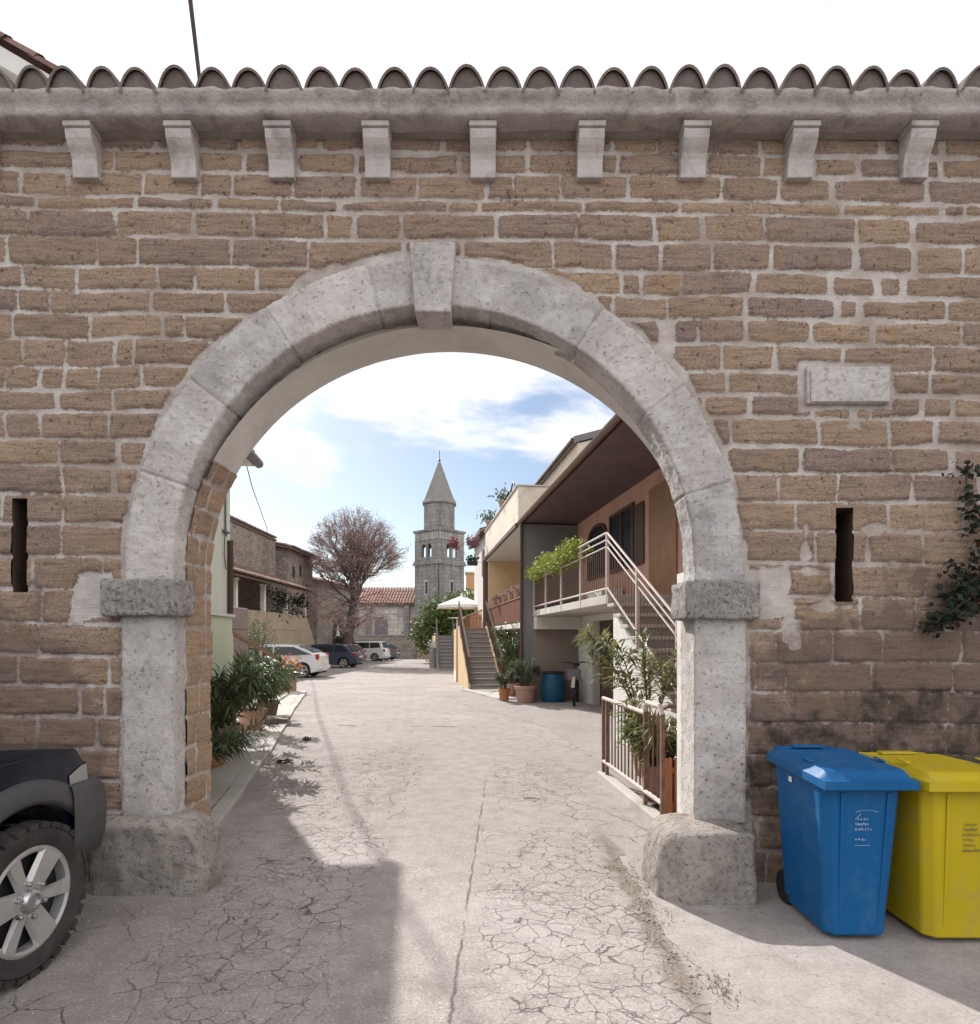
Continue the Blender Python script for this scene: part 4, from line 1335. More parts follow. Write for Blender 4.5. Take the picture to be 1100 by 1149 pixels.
    for i in range(rows):
        z = z_ + .085 - i * .027
        if kind == 'arc' and i == 3: continue
        xx = x_ + r.uniform(0, .006); end = x_ + r.choice([.07, .085, .06])
        while xx < end:
            wd = r.uniform(.003, .010)
            dash(xx, xx + wd, z + r.choice([0, 0, .003]), r.choice([.008, .011, .012]))
            xx += wd + r.choice([.0025, .0025, .007])
    dash(x_, x_ + .08, z_ - .05, .003)
    pr.build('faded_print', pm, t, recalc=False)
    return t


bin_('wheeled_bin', 1.700, 2.160, -.89, -.28, 'blue wheeled bin standing against the wall', M['blue_bin'], M['print_pale'], (-.045, .57, 'arc'))
bin_('wheeled_bin', 2.205, 2.705, -.92, -.30, 'yellow wheeled bin at the right edge, beside the blue one', M['yellow_bin'], M['print_dim'], (-.03, .55, 'rows'), .91)


# ================================================================ plants
def leaf_cloud(mb, vals, pts, size, r, aspect=.5, up=.4, v0=0, v1=1, fold=.0):
    """one diamond leaf at each point"""
    for p in pts:
        d = Vector((r.gauss(0, 1), r.gauss(0, 1), r.gauss(0, .7) + up)).normalized()
        s = d.cross(Vector((r.gauss(0, 1), r.gauss(0, 1), r.gauss(0, 1)))).normalized()
        L = size * r.uniform(.6, 1.25); w = L * aspect * .5
        p = Vector(p); n = len(mb.v)
        mb.v.extend([tuple(p), tuple(p + d * L * .5 + s * w), tuple(p + d * L), tuple(p + d * L * .5 - s * w)])
        mb.f.append([n, n + 1, n + 2, n + 3]); mb.mi.append(0)
        vals.append(r.uniform(v0, v1))


def long_leaf(mb, vals, p, d, L, w, r, val, droop=.25):
    """lance-shaped leaf of two folded halves that droops towards its tip"""
    d = d.normalized(); up = Vector((0, 0, 1))
    s = d.cross(up)
    if s.length < 1e-3: s = Vector((1, 0, 0))
    s.normalize(); nrm = s.cross(d)
    n = len(mb.v)
    c0 = p; c1 = p + d * L * .45 - up * (droop * L * .12); c2 = p + d * L - up * (droop * L * .5)
    e = nrm * (w * .25)
    for q in (c0, c1 + s * w * .5 + e, c2, c1 - s * w * .5 + e, c1): mb.v.append(tuple(q))
    mb.f += [[n, n + 4, n + 1], [n + 4, n + 2, n + 1], [n, n + 3, n + 4], [n + 4, n + 3, n + 2]]
    mb.mi += [0] * 4; vals += [val] * 4


def oleander_parts(t, H, spread, nstem, seed, leafm, L=.15, w=.022, base_z=0.0, lean=(0, 0), dens=1.0, rbase=.06, low=0.25):
    r = random.Random(seed)
    st = MB(); lf = MB(); vals = []
    for k in range(nstem):
        a = 2 * math.pi * k / nstem + r.uniform(-.4, .4)
        reach = spread * r.uniform(.45, 1.0); h = H * r.uniform(.6, 1.0)
        b = Vector((math.cos(a) * rbase * r.random(), math.sin(a) * rbase * r.random(), base_z))
        tip = Vector((math.cos(a) * reach + lean[0] * h, math.sin(a) * reach + lean[1] * h, base_z + h))
        mid = b.lerp(tip, .5) + Vector((0, 0, h * .14)) - Vector((math.cos(a), math.sin(a), 0)) * reach * .16
        pts = [b * (1 - q) ** 2 + mid * 2 * q * (1 - q) + tip * q * q for q in [i / 7 for i in range(8)]]
        st.tube(pts, [.012 - .008 * i / 7 for i in range(8)], 5)
        def whorl(p, d, n, k_):
            for i in range(n):
                an = 2 * math.pi * i / n + r.uniform(-.4, .4)
                ax = d.cross(Vector((0, .3, 1))).normalized(); ay = ax.cross(d)
                q = (ax * math.cos(an) + ay * math.sin(an)) * 1.0 + d * r.uniform(.3, 1.0)
                long_leaf(lf, vals, p, q, L * r.uniform(.7, 1.15) * k_, w * r.uniform(.8, 1.2), r, r.uniform(.15, 1), r.uniform(.1, .9))
        m = int(16 * dens * h / .8 + 4)
        for i in range(m):
            q = low + (1 - low) * i / m
            p = b * (1 - q) ** 2 + mid * 2 * q * (1 - q) + tip * q * q
            d = ((mid - b) * (1 - q) + (tip - mid) * q).normalized()
            whorl(p, d, 3, 1)
        whorl(tip, (tip - mid).normalized(), 7, .95)
        for _ in range(2):     # a side shoot
            q = r.uniform(.4, .85)
            p = b * (1 - q) ** 2 + mid * 2 * q * (1 - q) + tip * q * q
            d = (Vector((math.cos(a + r.uniform(-1.3, 1.3)), math.sin(a + r.uniform(-1.3, 1.3)), r.uniform(.0, .9)))).normalized()
            e = p + d * h * r.uniform(.2, .38)
            st.tube([p, e], [.006, .003], 4)
            for i in range(6): whorl(p.lerp(e, .3 + .7 * i / 6), d, 3, .9)
            whorl(e, d, 6, .9)
    st.build('stems', M['stem'], t)
    leafattr(lf.build('foliage', leafm, t, recalc=False), vals)


def pot_part(t, r, h, m_=None):
    mb = MB()
    mb.lathe([(r * .68, 0), (r * .72, .01), (r * .94, h * .80), (r * 1.04, h * .82), (r * 1.06, h * .98), (r * 1.0, h), (r * .93, h), (r * .9, h * .9), (.0, h * .9)], n=24)
    mb.build('pot', m_ or M['terracotta'], t, smooth=True, angle=35)
    MB().lathe([(r * .89, h * .90), (r * .5, h * .93), (0, h * .94)], n=16).build('soil', M['soil'], t)


def shrub_pot(name, loc, label, H, spread, nstem, seed, leafm, r=.2, h=.3, potm=None, cat='potted plant', group=None, **kw):
    t = thing(name, loc, label, cat, group=group)
    pot_part(t, r, h, potm)
    oleander_parts(t, H, spread, nstem, seed, leafm, base_z=h * .9, rbase=r * .5, **kw)
    return t
# ================================================================ the street behind the gate
ST = R(7.09)                     # the street bears a little left of straight on
OX, OY = .82, 15.8 - CD          # street frame: origin at the corner of the grey wing wall
cs, sn = math.cos(ST), math.sin(ST)
def S2W(n, s, z=0): return Vector((OX + n * cs - s * sn, OY + n * sn + s * cs, z))


def tiles_on(name, m_, parent, o, along, up_slope, nw, nl, pitch=.24, row=.36, na=5, cap=True):
    """rows of barrel tiles: o = lower corner, along = unit vector of the eave, up_slope = unit vector up the roof"""
    mb = MB(); vals = []
    along = Vector(along).normalized(); us = Vector(up_slope).normalized(); nrm = along.cross(us)
    if nrm.z < 0: nrm = -nrm
    o = Vector(o)
    for i in range(nw):
        for j in range(nl):
            p = o + along * (pitch * (i + .5) + rng.uniform(-.01, .01)) + us * (row * j) + nrm * (rng.uniform(0, .012) + .01 * (j % 2))
            barrel(mb, vals, p, us, along, nrm, row * 1.14, pitch * .47, pitch * .40, pitch * .40, pitch * .34, na=na, cap=cap and j == 0)
    ob = mb.build(name, m_, parent, smooth=True, recalc=False)
    leafattr(ob, vals)
    return ob


# ---------------------------------------------------------------- pink house with the outside stair
H1 = thing('balcony_house', (OX, OY, 0), 'salmon rendered house with a long balcony and deep dark wooden eaves', 'house', ST)
EZ = 4.53
mb = MB(); mb.box(1.45, 8, -10.3, .25, 2.12, EZ - .03); mb.build('upper_wall', M['pink'], H1)
mb = MB()
mb.box(1.45, 8, -10.3, -3.15, 0, 2.12); mb.box(1.45, 8, -1.3, -.0, 0, 2.12); mb.box(1.45, 8, -3.15, -1.3, 1.98, 2.12); mb.box(1.75, 8, -3.15, -1.3, 0, 1.98)
mb.build('ground_floor_wall', M['lightwall'], H1)
mb = MB(); mb.box(0, 1.45, 0, .25, 0, EZ - .06); mb.build('wing_wall', M['wing_wall'], H1, bevel=.008)
mb = MB(); mb.box(.30, 1.448, -.022, -.001, 0, 1.80); mb.build('alcove_wall', M['brownwall'], H1)
mb = MB(); mb.box(.29, 1.449, -.34, -.002, 1.80, 2.12); mb.build('beam', M['lightwall'], H1, bevel=.006)
mb = MB(); mb.box(.27, 1.45, -6.12, -.002, 2.125, 2.27); bal = mb.build('balcony_slab', M['concrete'], H1, bevel=.01)
# soffit of boards, rafters, gutter and roof
mb = MB()
for i in range(14):
    n0 = .062 + i * .100
    mb.box(n0, n0 + .096, -10.3, .25, EZ - .028, EZ)
mb.build('soffit_boards', M['soffit_wood'], H1)
mb = MB()
mb.add([S for S in [(.04, -10.35, EZ + .002), (.04, .27, EZ + .002), (4.6, .27, EZ + 1.65), (4.6, -10.35, EZ + 1.65), (.04, -10.35, EZ + .03), (.04, .27, EZ + .03), (4.6, .27, EZ + 1.70), (4.6, -10.35, EZ + 1.70)]],
       [(0, 3, 2, 1), (4, 5, 6, 7), (0, 1, 5, 4), (1, 2, 6, 5), (2, 3, 7, 6), (3, 0, 4, 7)])
mb.box(4.6, 8, -10.3, .25, EZ, EZ + .3)
roof1 = mb.build('roof', M['wood_dark'], H1)
tiles_on('roof_tiles', M['tile_brown'], roof1, (.05, -10.3, EZ + .03), (0, 1, 0), (4.56, 0, 1.63), 53, 12, pitch=.2)
mb = MB()
gp = [(-.03 + .065 * math.cos(a), EZ + .03 + .065 * math.sin(a)) for a in [math.pi * (1 + k / 8) for k in range(9)]]
gi = [(-.03 + .058 * math.cos(a), EZ + .033 + .058 * math.sin(a)) for a in [math.pi * (2 - k / 8) for k in range(9)]]
mb.ext([(x, -10.3, z) for x, z in gp + gi], (0, 10.6, 0))
mb.build('gutter', M['gutter'], H1, smooth=True, angle=40)
MB().box(.040, .06, -10.3, .25, EZ - .033, EZ + .03).build('fascia', M['wood_dark'], H1)
MB().tube([(-.035, -.04, EZ - .02), (-.035, -.04, .05)], .035, 10).build('downpipe', M['wood_dark'], H1, smooth=True)
# openings
def window(parent, n, s0, s1, z0, z1, frame, arch=0, mull=2, w=.07):
    fr = MB()
    fr.box(n - .05, n - .001, s0, s0 + w, z0, z1 - arch); fr.box(n - .05, n - .001, s1 - w, s1, z0, z1 - arch); fr.box(n - .05, n - .001, s0 + w, s1 - w, z0, z0 + w)
    if arch:
        A = [i / 10 for i in range(11)]
        o_ = [(s0 + (s1 - s0) * a, z1 - arch + arch * math.sqrt(max(0, 1 - (2 * a - 1) ** 2))) for a in A]
        i_ = [(s0 + w + (s1 - s0 - 2 * w) * a, z1 - arch - .005 + (arch - w) * math.sqrt(max(0, 1 - (2 * a - 1) ** 2))) for a in A]
        fr.ext([(n - .05, s, z) for s, z in o_ + i_[::-1]], (.049, 0, 0))
        gl = [(n - .012, s, z) for s, z in [(s0 + w, z0 + w), (s1 - w, z0 + w)] + i_[::-1]]
    else:
        fr.box(n - .05, n - .001, s0 + w, s1 - w, z1 - w, z1)
        gl = [(n - .012, s0 + w, z0 + w), (n - .012, s1 - w, z0 + w), (n - .012, s1 - w, z1 - w), (n - .012, s0 + w, z1 - w)]
    for k in range(1, mull):
        sc_ = s0 + (s1 - s0) * k / mull
        fr.box(n - .045, n - .004, sc_ - .03, sc_ + .03, z0 + w, z1 - arch * .4 - w)
    f = fr.build('window', frame, parent)
    MB().ext(gl, (.004, 0, 0)).build('window_glass', M['glass'], f)
    return f


window(H1, 1.45, -2.45, -1.0, 2.95, 4.18, M['wood_dark'], .28, 1)
window(H1, 1.45, -4.12, -2.66, 2.95, 4.18, M['wood_dark'], 0, 2)
sh = MB(); sh.box(1.415, 1.448, -4.62, -4.14, 2.95, 4.10); sh.build('shutter', M['wood_dark'], H1, bevel=.01)
sh = MB()
for k in range(16): sh.box(1.41, 1.448, -6.05 + k * .072, -6.05 + k * .072 + .066, 2.27, 4.22)
sh.build('slatted_door', M['wood_warm'], H1)
d_ = MB(); d_.box(1.62, 1.70, -3.14, -1.31, 0, 1.97)
dd = d_.build('cellar_door', M['wood_dark'], H1)
for a, b in ((-3.05, -2.65), (-2.55, -2.25), (-2.15, -1.45)):
    MB().box(1.612, 1.618, a, b, 1.05, 1.85).build('door_pane', M['glass'], dd)
# stair: solid side wall under concrete treads
SZ, SS0, SS1 = 2.2, -6.12, -10.05
nst = 13
mb = MB(); mb.ext([(.36, SS0, 0), (.36, SS0, 1.98), (.36, SS1 + .2, 0.0)], (.08, 0, 0)); mb.build('stair_wall', M['plaster_white'], H1)
mb = MB(); mb2 = MB()
for i in range(nst):
    sa = SS0 + (SS1 - SS0) * i / nst; sb = SS0 + (SS1 - SS0) * (i + 1) / nst; z = SZ - SZ * (i + 1) / nst + .09
    mb.box(.26, 1.449, sb - .02, sa + .0, z - .05, z)
    mb2.box(.37, 1.449, sb + .02, sa, max(0, z - .30), z - .051)
mb.build('stair_treads', M['concrete'], H1, bevel=.006); mb2.build('stair_risers', M['concrete_grey'], H1)
# railings of painted flat bar
def rail_run(name, pts, n, h, parent, m_, posts, barsp=.115, rails=(0, .11, .22), low=.10):
    mb = MB(); bars = None
    for (s0, z0), (s1, z1) in zip(pts[:-1], pts[1:]):
        for rr in rails:
            mb.tube([(n, s0, z0 + h - rr), (n, s1, z1 + h - rr)], .018 if rr == 0 else .013, 8)
        mb.tube([(n, s0, z0 + low), (n, s1, z1 + low)], .018, 8)
        L = abs(s1 - s0); k = max(1, int(L / barsp)); bars = MB() if bars is None else bars
        for i in range(1, k):
            s = s0 + (s1 - s0) * i / k; z = z0 + (z1 - z0) * i / k
            bars.tube([(n, s, z + low), (n, s, z + h - rails[-1])], .006, 5)
    for s, z in posts:
        mb.box(n - .022, n + .022, s - .022, s + .022, z - .12, z + h - .01)
    o = mb.build(name, m_, parent)
    bars.build('bars', M['metal_rust'], o)
    return o


rail_run('balcony_railing', [(-.05, 2.27), (-6.05, 2.27)], .285, .98, H1, M['metal_pale'], [(-.08, 2.27), (-1.5, 2.27), (-3.0, 2.27), (-4.5, 2.27), (-6.05, 2.27)])
rail_run('stair_railing', [(-6.10, 2.27), (-10.0, .15)], .275, .96, H1, M['metal_pale'], [(-7.4, 1.57), (-8.7, .86), (-9.95, .17)])
bx = MB(); bx.box(.95, 1.40, -3.6, -2.5, 2.272, 2.58); bx.build('planter_box', M['plaster_white'], H1, bevel=.02)

# creeping plant thrown over the balcony rail
t = thing('rail_creeper', tuple(S2W(.285, -2.3, 3.2)), 'yellow green creeper draped over the balcony rail', 'climbing plant', ST)
mb = MB(); vals = []; r = random.Random(3)
P = []
for i in range(3600):
    s = r.uniform(-2.2, 2.15); w = .16 + .12 * r.random() * (1 if s > -1.9 else .5)
    a = r.uniform(0, 2 * math.pi); q = w * math.sqrt(r.random())
    P.append((q * math.cos(a) * 1.2, s, .02 + q * math.sin(a) * .9 + .07 * math.sin(s * 3) - (.16 if r.random() < .2 else 0) * r.random()))
leaf_cloud(mb, vals, P, .068, r, .8, .2)
leafattr(mb.build('foliage', M['vine'], t, recalc=False), vals)
MB().tube([(0, -2.2, .0), (.02, -.7, .04), (-.02, .6, .0), (0, 2.1, .03)], .014, 6).build('stems', M['stem'], t)

# ---------------------------------------------------------------- terrace house
H2 = thing('terrace_house', tuple(S2W(0, .3)), 'ochre house with a cream roof terrace parapet over an open loggia', 'house', ST)
def b2(nm, m_, *boxes, bevel=0, parent=None):
    mb = MB()
    for b in boxes: mb.box(*b)
    return mb.build(nm, m_, parent or H2, bevel=bevel)
LN = 7.25
b2('parapet', M['cream'], (-.06, .10, 0, LN, 4.52, 5.50), (.10, 3.2, 0, .16, 4.52, 5.50), (.10, 3.2, LN - .16, LN, 4.52, 5.5))
b2('parapet_cap', M['concrete'], (-.10, .15, -.03, LN + .03, 5.503, 5.54), (.15, 3.2, -.03, .2, 5.503, 5.54))
b2('terrace_slab', M['lightwall'], (-.05, 6.5, 0, LN, 4.40, 4.517))
b2('eaves_strip', M['wood_dark'], (-.13, -.063, 0, LN, 4.44, 4.545))
b2('end_wall', M['yellow'], (.05, 6.5, LN - .22, LN, 0, 4.397))
b2('back_wall', M['yellow'], (2.6, 6.5, .01, LN - .225, 0, 4.397))
b2('loggia_floor', M['plaster_white'], (.0, 2.6, .01, LN - .225, 1.84, 1.97))
b2('cellar_wall', M['brownwall'], (.9, 1.1, .01, LN - .225, 0, 1.838))
b2('corner_post', M['wood_dark'], (-.09, .03, LN - .12, LN - .0, 1.9, 4.44))
mb = MB(); mb.tube([(-.10, LN + .06, 4.5), (-.10, LN + .06, 1.9)], .045, 8); mb.build('downpipe', M['wood_dark'], H2, smooth=True)
mb = MB()
for k in range(44):
    s = .12 + k * .158
    mb.box(.02, .045, s, s + .085, 2.02, 2.62)
mb.box(.045, .09, .05, LN - .3, 2.10, 2.17); mb.box(.045, .09, .05, LN - .3, 2.50, 2.57); mb.box(-.0, .10, .05, LN - .3, 2.623, 2.665)
mb.build('balustrade', M['wood_brown'], H2)
# upper storey set back behind the terrace
b2('upper_storey', M['cream'], (1.72, 8, .75, 6.0, 4.6, 6.92))
mb = MB()
def slab(pts, th):
    mb.ext(pts, (0, 0, th))
mb.add([(1.60, .70, 6.90), (1.60, 6.1, 6.90), (8.2, 6.1, 8.82), (8.2, .70, 8.82), (1.60, .70, 7.08), (1.60, 6.1, 7.08), (8.2, 6.1, 9.0), (8.2, .70, 9.0)],
       [(0, 3, 2, 1), (4, 5, 6, 7), (0, 1, 5, 4), (1, 2, 6, 5), (2, 3, 7, 6), (3, 0, 4, 7)])
mb.build('roof', M['metal_grey'], H2)
mb = MB(); mb.prism_y([(1.72, 6.9), (8, 6.9), (8, 8.76)], .752, 5.998); mb.build('gable_wall', M['cream'], H2)
MB().box(1.52, 1.598, .70, 6.1, 6.95, 7.04).build('gutter', M['wood_dark'], H2, bevel=.02)
window(H2, 1.72, 2.4, 3.8, 5.3, 6.2, M['wood_grey'], 0, 2)
window(H2, 1.72, 4.5, 5.4, 5.3, 6.2, M['wood_grey'], 0, 2)

# flower pots along the loggia balustrade
pp = thing('flower_pot', tuple(S2W(.06, 1.2, 2.665)), 'nearest terracotta pot of dry flowers on the loggia balustrade', 'flower pot', ST, 'pots along the loggia balustrade')
pot_part(pp, .10, .17, M['pot_pink'])
mb = MB(); vals = []; r = random.Random(5)
leaf_cloud(mb, vals, [(r.gauss(0, .08), r.gauss(0, .08), .18 + abs(r.gauss(0, .07))) for _ in range(70)], .09, r, .6, .5)
leafattr(mb.build('flowers', M['redleaf'], pp, recalc=False), vals)
labs = ['second terracotta pot along the loggia balustrade', 'middle terracotta pot on the loggia balustrade', 'fourth terracotta pot along the loggia balustrade', 'farthest terracotta pot on the loggia balustrade, above the stair rail']
for i, lb in enumerate(labs):
    copy_thing(pp, tuple(S2W(.06, 2.3 + i * 1.15, 2.665)), ST + i, lb)

# decorations on the terrace parapet
t = thing('iron_scroll', tuple(S2W(.02, 1.6, 5.54)), 'dark iron scroll ornament standing on the cream parapet', 'ornament', ST)
mb = MB()
mb.tube([(0, .35 * math.cos(a) * -1, .02 + .34 * math.sin(a)) for a in [math.pi * k / 14 for k in range(15)]], .022, 6)
mb.tube([(0, .75 + .28 * math.cos(a) * -1, .02 + .30 * math.sin(a)) for a in [math.pi * k / 14 for k in range(12)]], .022, 6)
mb.tube([(0, -.35, .02), (0, 1.05, .02)], .02, 6)
mb.build('scroll', M['metal_dark'], t)
for s, lb, sd in ((3.4, 'potted plant on the parapet beside the iron scroll', 4), (6.75, 'potted plant at the far end of the cream parapet', 9)):
    t = thing('potted_plant', tuple(S2W(.02, s, 5.54)), lb, 'potted plant', ST, 'plants on the terrace parapet')
    pot_part(t, .16, .24, M['pot_pink'])
    mb = MB(); vals = []; r = random.Random(sd)
    leaf_cloud(mb, vals, [(r.gauss(0, .16), r.gauss(0, .16), .25 + abs(r.gauss(0, .14))) for _ in range(160)], .15, r, .35, .8)
    leafattr(mb.build('foliage', M['palegreen'], t, recalc=False), vals)

# wire bracket with hanging boxes at the far corner
br = thing('hanging_bracket', tuple(S2W(-.1, LN + .4, 4.4)), 'thin pale wire bracket reaching out from the far parapet corner', 'bracket', ST)
mb = MB()
for z in (.0, .74): mb.tube([(0, 0, z), (-1.15, 0, z)], .011, 6)
mb.tube([(-1.13, 0, -.25), (-1.13, 0, .76)], .011, 6)
mb.tube([(-.02, 0, 1.25), (-.35, 0, 1.12), (-.65, 0, .82), (-.80, 0, .55), (-.72, 0, .30), (-.5, 0, .02)], .010, 6)
mb.tube([(.1, 0, 1.3), (-.02, 0, 1.25)], .012, 6)
mb.build('wire', M['metal_pale'], br)
def hang(nm, x, z, w, m_, lb, fl, rnd=False):
    p = S2W(-.1 + x, LN + .4, 4.4 + z)
    t = thing(nm, tuple(p), lb, 'hanging planter', ST, 'planters hanging on the wire bracket')
    mb = MB()
    if rnd: mb.lathe([(.02, -.2), (.13, -.12), (.17, 0), (.15, .02), (.0, .02)], n=16)
    else: mb.prism_x([(-.09, -.15), (.09, -.15), (.11, .02), (-.11, .02)], -w / 2, w / 2)
    mb.build('planter', m_, t, bevel=.01)
    mb = MB(); vals = []; r = random.Random(int(w * 100))
    leaf_cloud(mb, vals, [(r.uniform(-w / 2, w / 2), r.gauss(0, .07), .04 + r.gauss(.05, .07) - (r.random() * .25 if rnd else 0)) for _ in range(130)], .09, r, .8, .3)
    leafattr(mb.build('flowers', fl, t, recalc=False), vals)
hang('hanging_basket', -1.13, .70, .34, M['purplepot'], 'round basket of red flowers at the outer end of the bracket', M['redflower'], True)
hang('hanging_planter', -.42, .78, .46, M['purplepot'], 'long plum planter hanging on the upper wire', M['redleaf'])
hang('hanging_planter', -.44, .03, .38, M['metal_dark'], 'dark planter hanging on the lower wire', M['ivy'])

# ---------------------------------------------------------------- main outdoor stair
def stair(name, label, n0, n1, s0, s1, z0, z1, n, treadm, sidem, railm, left_base=None):
    t = thing(name, tuple(S2W((n0 + n1) / 2, s0, z0)), label, 'staircase', ST)
    w = (n1 - n0) / 2; L = s1 - s0; h = z1 - z0
    mb = MB(); m2 = MB()
    for i in range(n):
        a = L * i / n; b = L * (i + 1) / n; z = h * (i + 1) / n
        mb.box(-w + .07, w - .07, a - .025, b, z - .045, z)
        m2.box(-w + .07, w - .07, a, b, -.15, z - .046)
    mb.build('steps', treadm, t, bevel=.008); m2.build('risers', M['concrete_grey'], t)
    for sg in (-1, 1):
        m = MB()
        m.ext([(sg * w, -.05, -.15), (sg * w, -.05, .20), (sg * w, L, h + .10), (sg * w, L, -.15)], (-sg * .068, 0, 0))
        m.build('side_wall', sidem, t)
        m = MB()
        for i in range(5):
            a = L * i / 4
            m.box(sg * (w - .035) - .02, sg * (w - .035) + .02, a - .02, a + .02, h * i / 4 + .1, h * i / 4 + .98)
        k = int(L / .13)
        for i in range(k):
            a = L * i / k; m.tube([(sg * (w - .035), a, h * i / k + .2), (sg * (w - .035), a, h * i / k + .95)], .008, 5)
        m.bar((sg * (w - .035), -.06, .98), (sg * (w - .035), L + .02, h + .98), .05, .06)
        m.bar((sg * (w - .035), -.06, .24), (sg * (w - .035), L + .02, h + .26), .03, .04)
        m.build('hand_rail', railm, t)
    return t
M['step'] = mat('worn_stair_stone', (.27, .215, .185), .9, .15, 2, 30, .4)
M['step_dark'] = mat('dark_stair_stone', (.17, .155, .15), .9, .15, 2, 30, .4)  # darker, greyer stone for the farther stair
stair('outdoor_stair', 'brown stone stair climbing beside the ochre house to the terrace', -1.10, -.02, 3.2, 7.35, 0, 1.93, 12, M['step'], M['yellow'], M['wood_dark'])
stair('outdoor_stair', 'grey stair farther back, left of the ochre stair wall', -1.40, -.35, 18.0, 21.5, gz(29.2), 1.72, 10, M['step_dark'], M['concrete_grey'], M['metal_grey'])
# the raised terrace these stairs lead to
TR = thing('raised_terrace', tuple(S2W(-.2, 7.6)), 'raised terrace with an ochre retaining wall behind the stair', 'terrace', ST)
mb = MB(); mb.box(-.95, 7, 0.0, 1.3, -.3, 1.90); mb.box(.1, 7, 1.3, 14.4, -.5, 1.88); mb.box(-1.15, 7, 14.4, 24, -.5, 1.70)
mb.build('retaining_wall', M['yellow'], TR)
mb = MB(); mb.box(-.955, -.945, .0, 1.29, -.3, .35); mb.build('plinth', M['plaster_white'], TR)
mb = MB()
for k in range(28): mb.tube([(.16, 1.4 + k * .46, 1.88), (.16, 1.4 + k * .46, 2.65)], .012, 5)
mb.bar((.16, 1.35, 2.67), (.16, 14.2, 2.67), .05, .05); mb.build('hand_rail', M['wood_brown'], TR)
# parasol
PX = S2W(.15, 21.8, 1.9)
PX = Vector((-1.72, 38 - CD, 1.72))
t = thing('parasol', tuple(PX), 'open white parasol on the raised terrace', 'parasol')
mb = MB(); n = 8; pts = []
hh = 1.62
for rr, z in ((.02, hh + .78), (.75, hh + .50), (1.52, hh + .20), (1.55, hh + .02)):
    for k in range(n):
        a = 2 * math.pi * k / n + .39
        pts.append((rr * math.cos(a), rr * math.sin(a), z - (.0)))
mb.add(pts, [[i * n + k, i * n + (k + 1) % n, (i + 1) * n + (k + 1) % n, (i + 1) * n + k] for i in range(3) for k in range(n)])
mb.build('canopy', M['canvas'], t)
MB().lathe([(.04, hh + .74), (.10, hh + .8), (.06, hh + .9), (.03, hh + .96)], n=10).build('finial', M['canvas'], t)
MB().tube([(0, 0, 0), (0, 0, hh + .76)], .035, 8).build('pole', M['wood_warm'], t)
mb = MB()
for k in range(8):
    a = 2 * math.pi * k / 8 + .39; mb.tube([(.03, 0, hh + .72), (1.5 * math.cos(a), 1.5 * math.sin(a), hh + .17)], .014, 5)
mb.build('ribs', M['wood_warm'], t)
t = thing('garden_screen', (-.55, 34.5 - CD, 1.9), 'brown wooden screen on the terrace under the parasol', 'screen')
mb = MB()
for k in range(7): mb.box(-.55 + k * .16, -.42 + k * .16, -.02, .02, .0, .95)
mb.box(-.58, .60, .022, .05, .15, .25); mb.box(-.58, .60, .022, .05, .70, .80)
mb.build('boards', M['wood_warm'], t)
t = thing('garden_table', (-1.75, 33 - CD, 1.9), 'small pale round table on the terrace', 'table')
MB().lathe([(.0, .70), (.42, .70), (.42, .735), (0, .735)], n=20).build('table_top', M['canvas'], t)
MB().lathe([(.22, 0), (.05, .05), (.04, .70)], n=12).build('table_leg', M['metal_pale'], t)

# ---------------------------------------------------------------- houses farther along on the right
t = thing('far_house', (2.6, 33 - CD, 0), 'house with dark eaves just behind the cream terrace parapet', 'house', ST)
MB().box(-2.85, 4, 0, 6, 0, 7.1).build('wall', M['lightwall'], t)
mb = MB(); mb.add([(-3.2, -.35, 7.05), (-3.2, 6.3, 7.05), (4.2, 6.3, 9.0), (4.2, -.35, 9.0), (-3.2, -.35, 7.25), (-3.2, 6.3, 7.25), (4.2, 6.3, 9.2), (4.2, -.35, 9.2)],
                 [(0, 3, 2, 1), (4, 5, 6, 7), (0, 1, 5, 4), (1, 2, 6, 5), (2, 3, 7, 6), (3, 0, 4, 7)])
mb.build('roof', M['wood_dark'], t)
MB().box(-2.9, -2.86, .5, 1.4, 4.9, 6.3).build('shutter', M['wood_dark'], t)
t = thing('far_house', (1.2, 52 - CD, gz(48)), 'orange house showing between the bell tower and the dark post', 'house')
MB().box(-3.2, 4, 0, 6, 6.0, 7.35).build('wall', M['orange'], t)
MB().box(-3.0, 4, .2, 6, 0, 5.996).build('lower_wall', M['plaster_white'], t)
MB().box(-3.3, 4.1, -.12, 6.1, 7.352, 7.47).build('roof_edge', M['lightwall'], t)

# ---------------------------------------------------------------- fence, pots and plants by the right jamb
FA, FB = Vector((1.265, 2.89, 0)), Vector((1.43, 1.10, 0))
t = thing('metal_fence', tuple(FA), 'low rusty metal fence on a concrete kerb right of the road', 'fence', math.atan2((FB - FA).y, (FB - FA).x))
L = (FB - FA).length
mb = MB(); mb.box(-.06, L + .15, -.06, .06, -.05, .10); mb.build('footing', M['concrete'], t, bevel=.015)
mb = MB()
for x in (0, .15, L - .42, L):
    mb = MB(); mb.box(x - .016, x + .016, -.016, .016, .02, .92 if x < 1 else .95); mb.build('post', M['metal_rust'], t)
mb = MB()
mb.tube([(0, 0, .92), (L - .42, 0, .92)], .022, 8)
mb.tube([(L - .42, 0, .95), (L - .36, 0, 1.02), (L - .06, 0, 1.02), (L, 0, .95)], .024, 8)
mb.tube([(0, 0, .22), (L, 0, .22)], .022, 8)
mb.build('rail', M['metal_pale'], t)
mb = MB()
for k in range(1, 16):
    x = L * k / 16; mb.tube([(x, 0, .22), (x, 0, .92)], .008, 6)
mb.build('bars', M['metal_rust'], t)
t = thing('picket_fence', (1.50, 1.28, 0), 'rust red picket edging behind the right jamb', 'fence', R(12))
mb = MB()
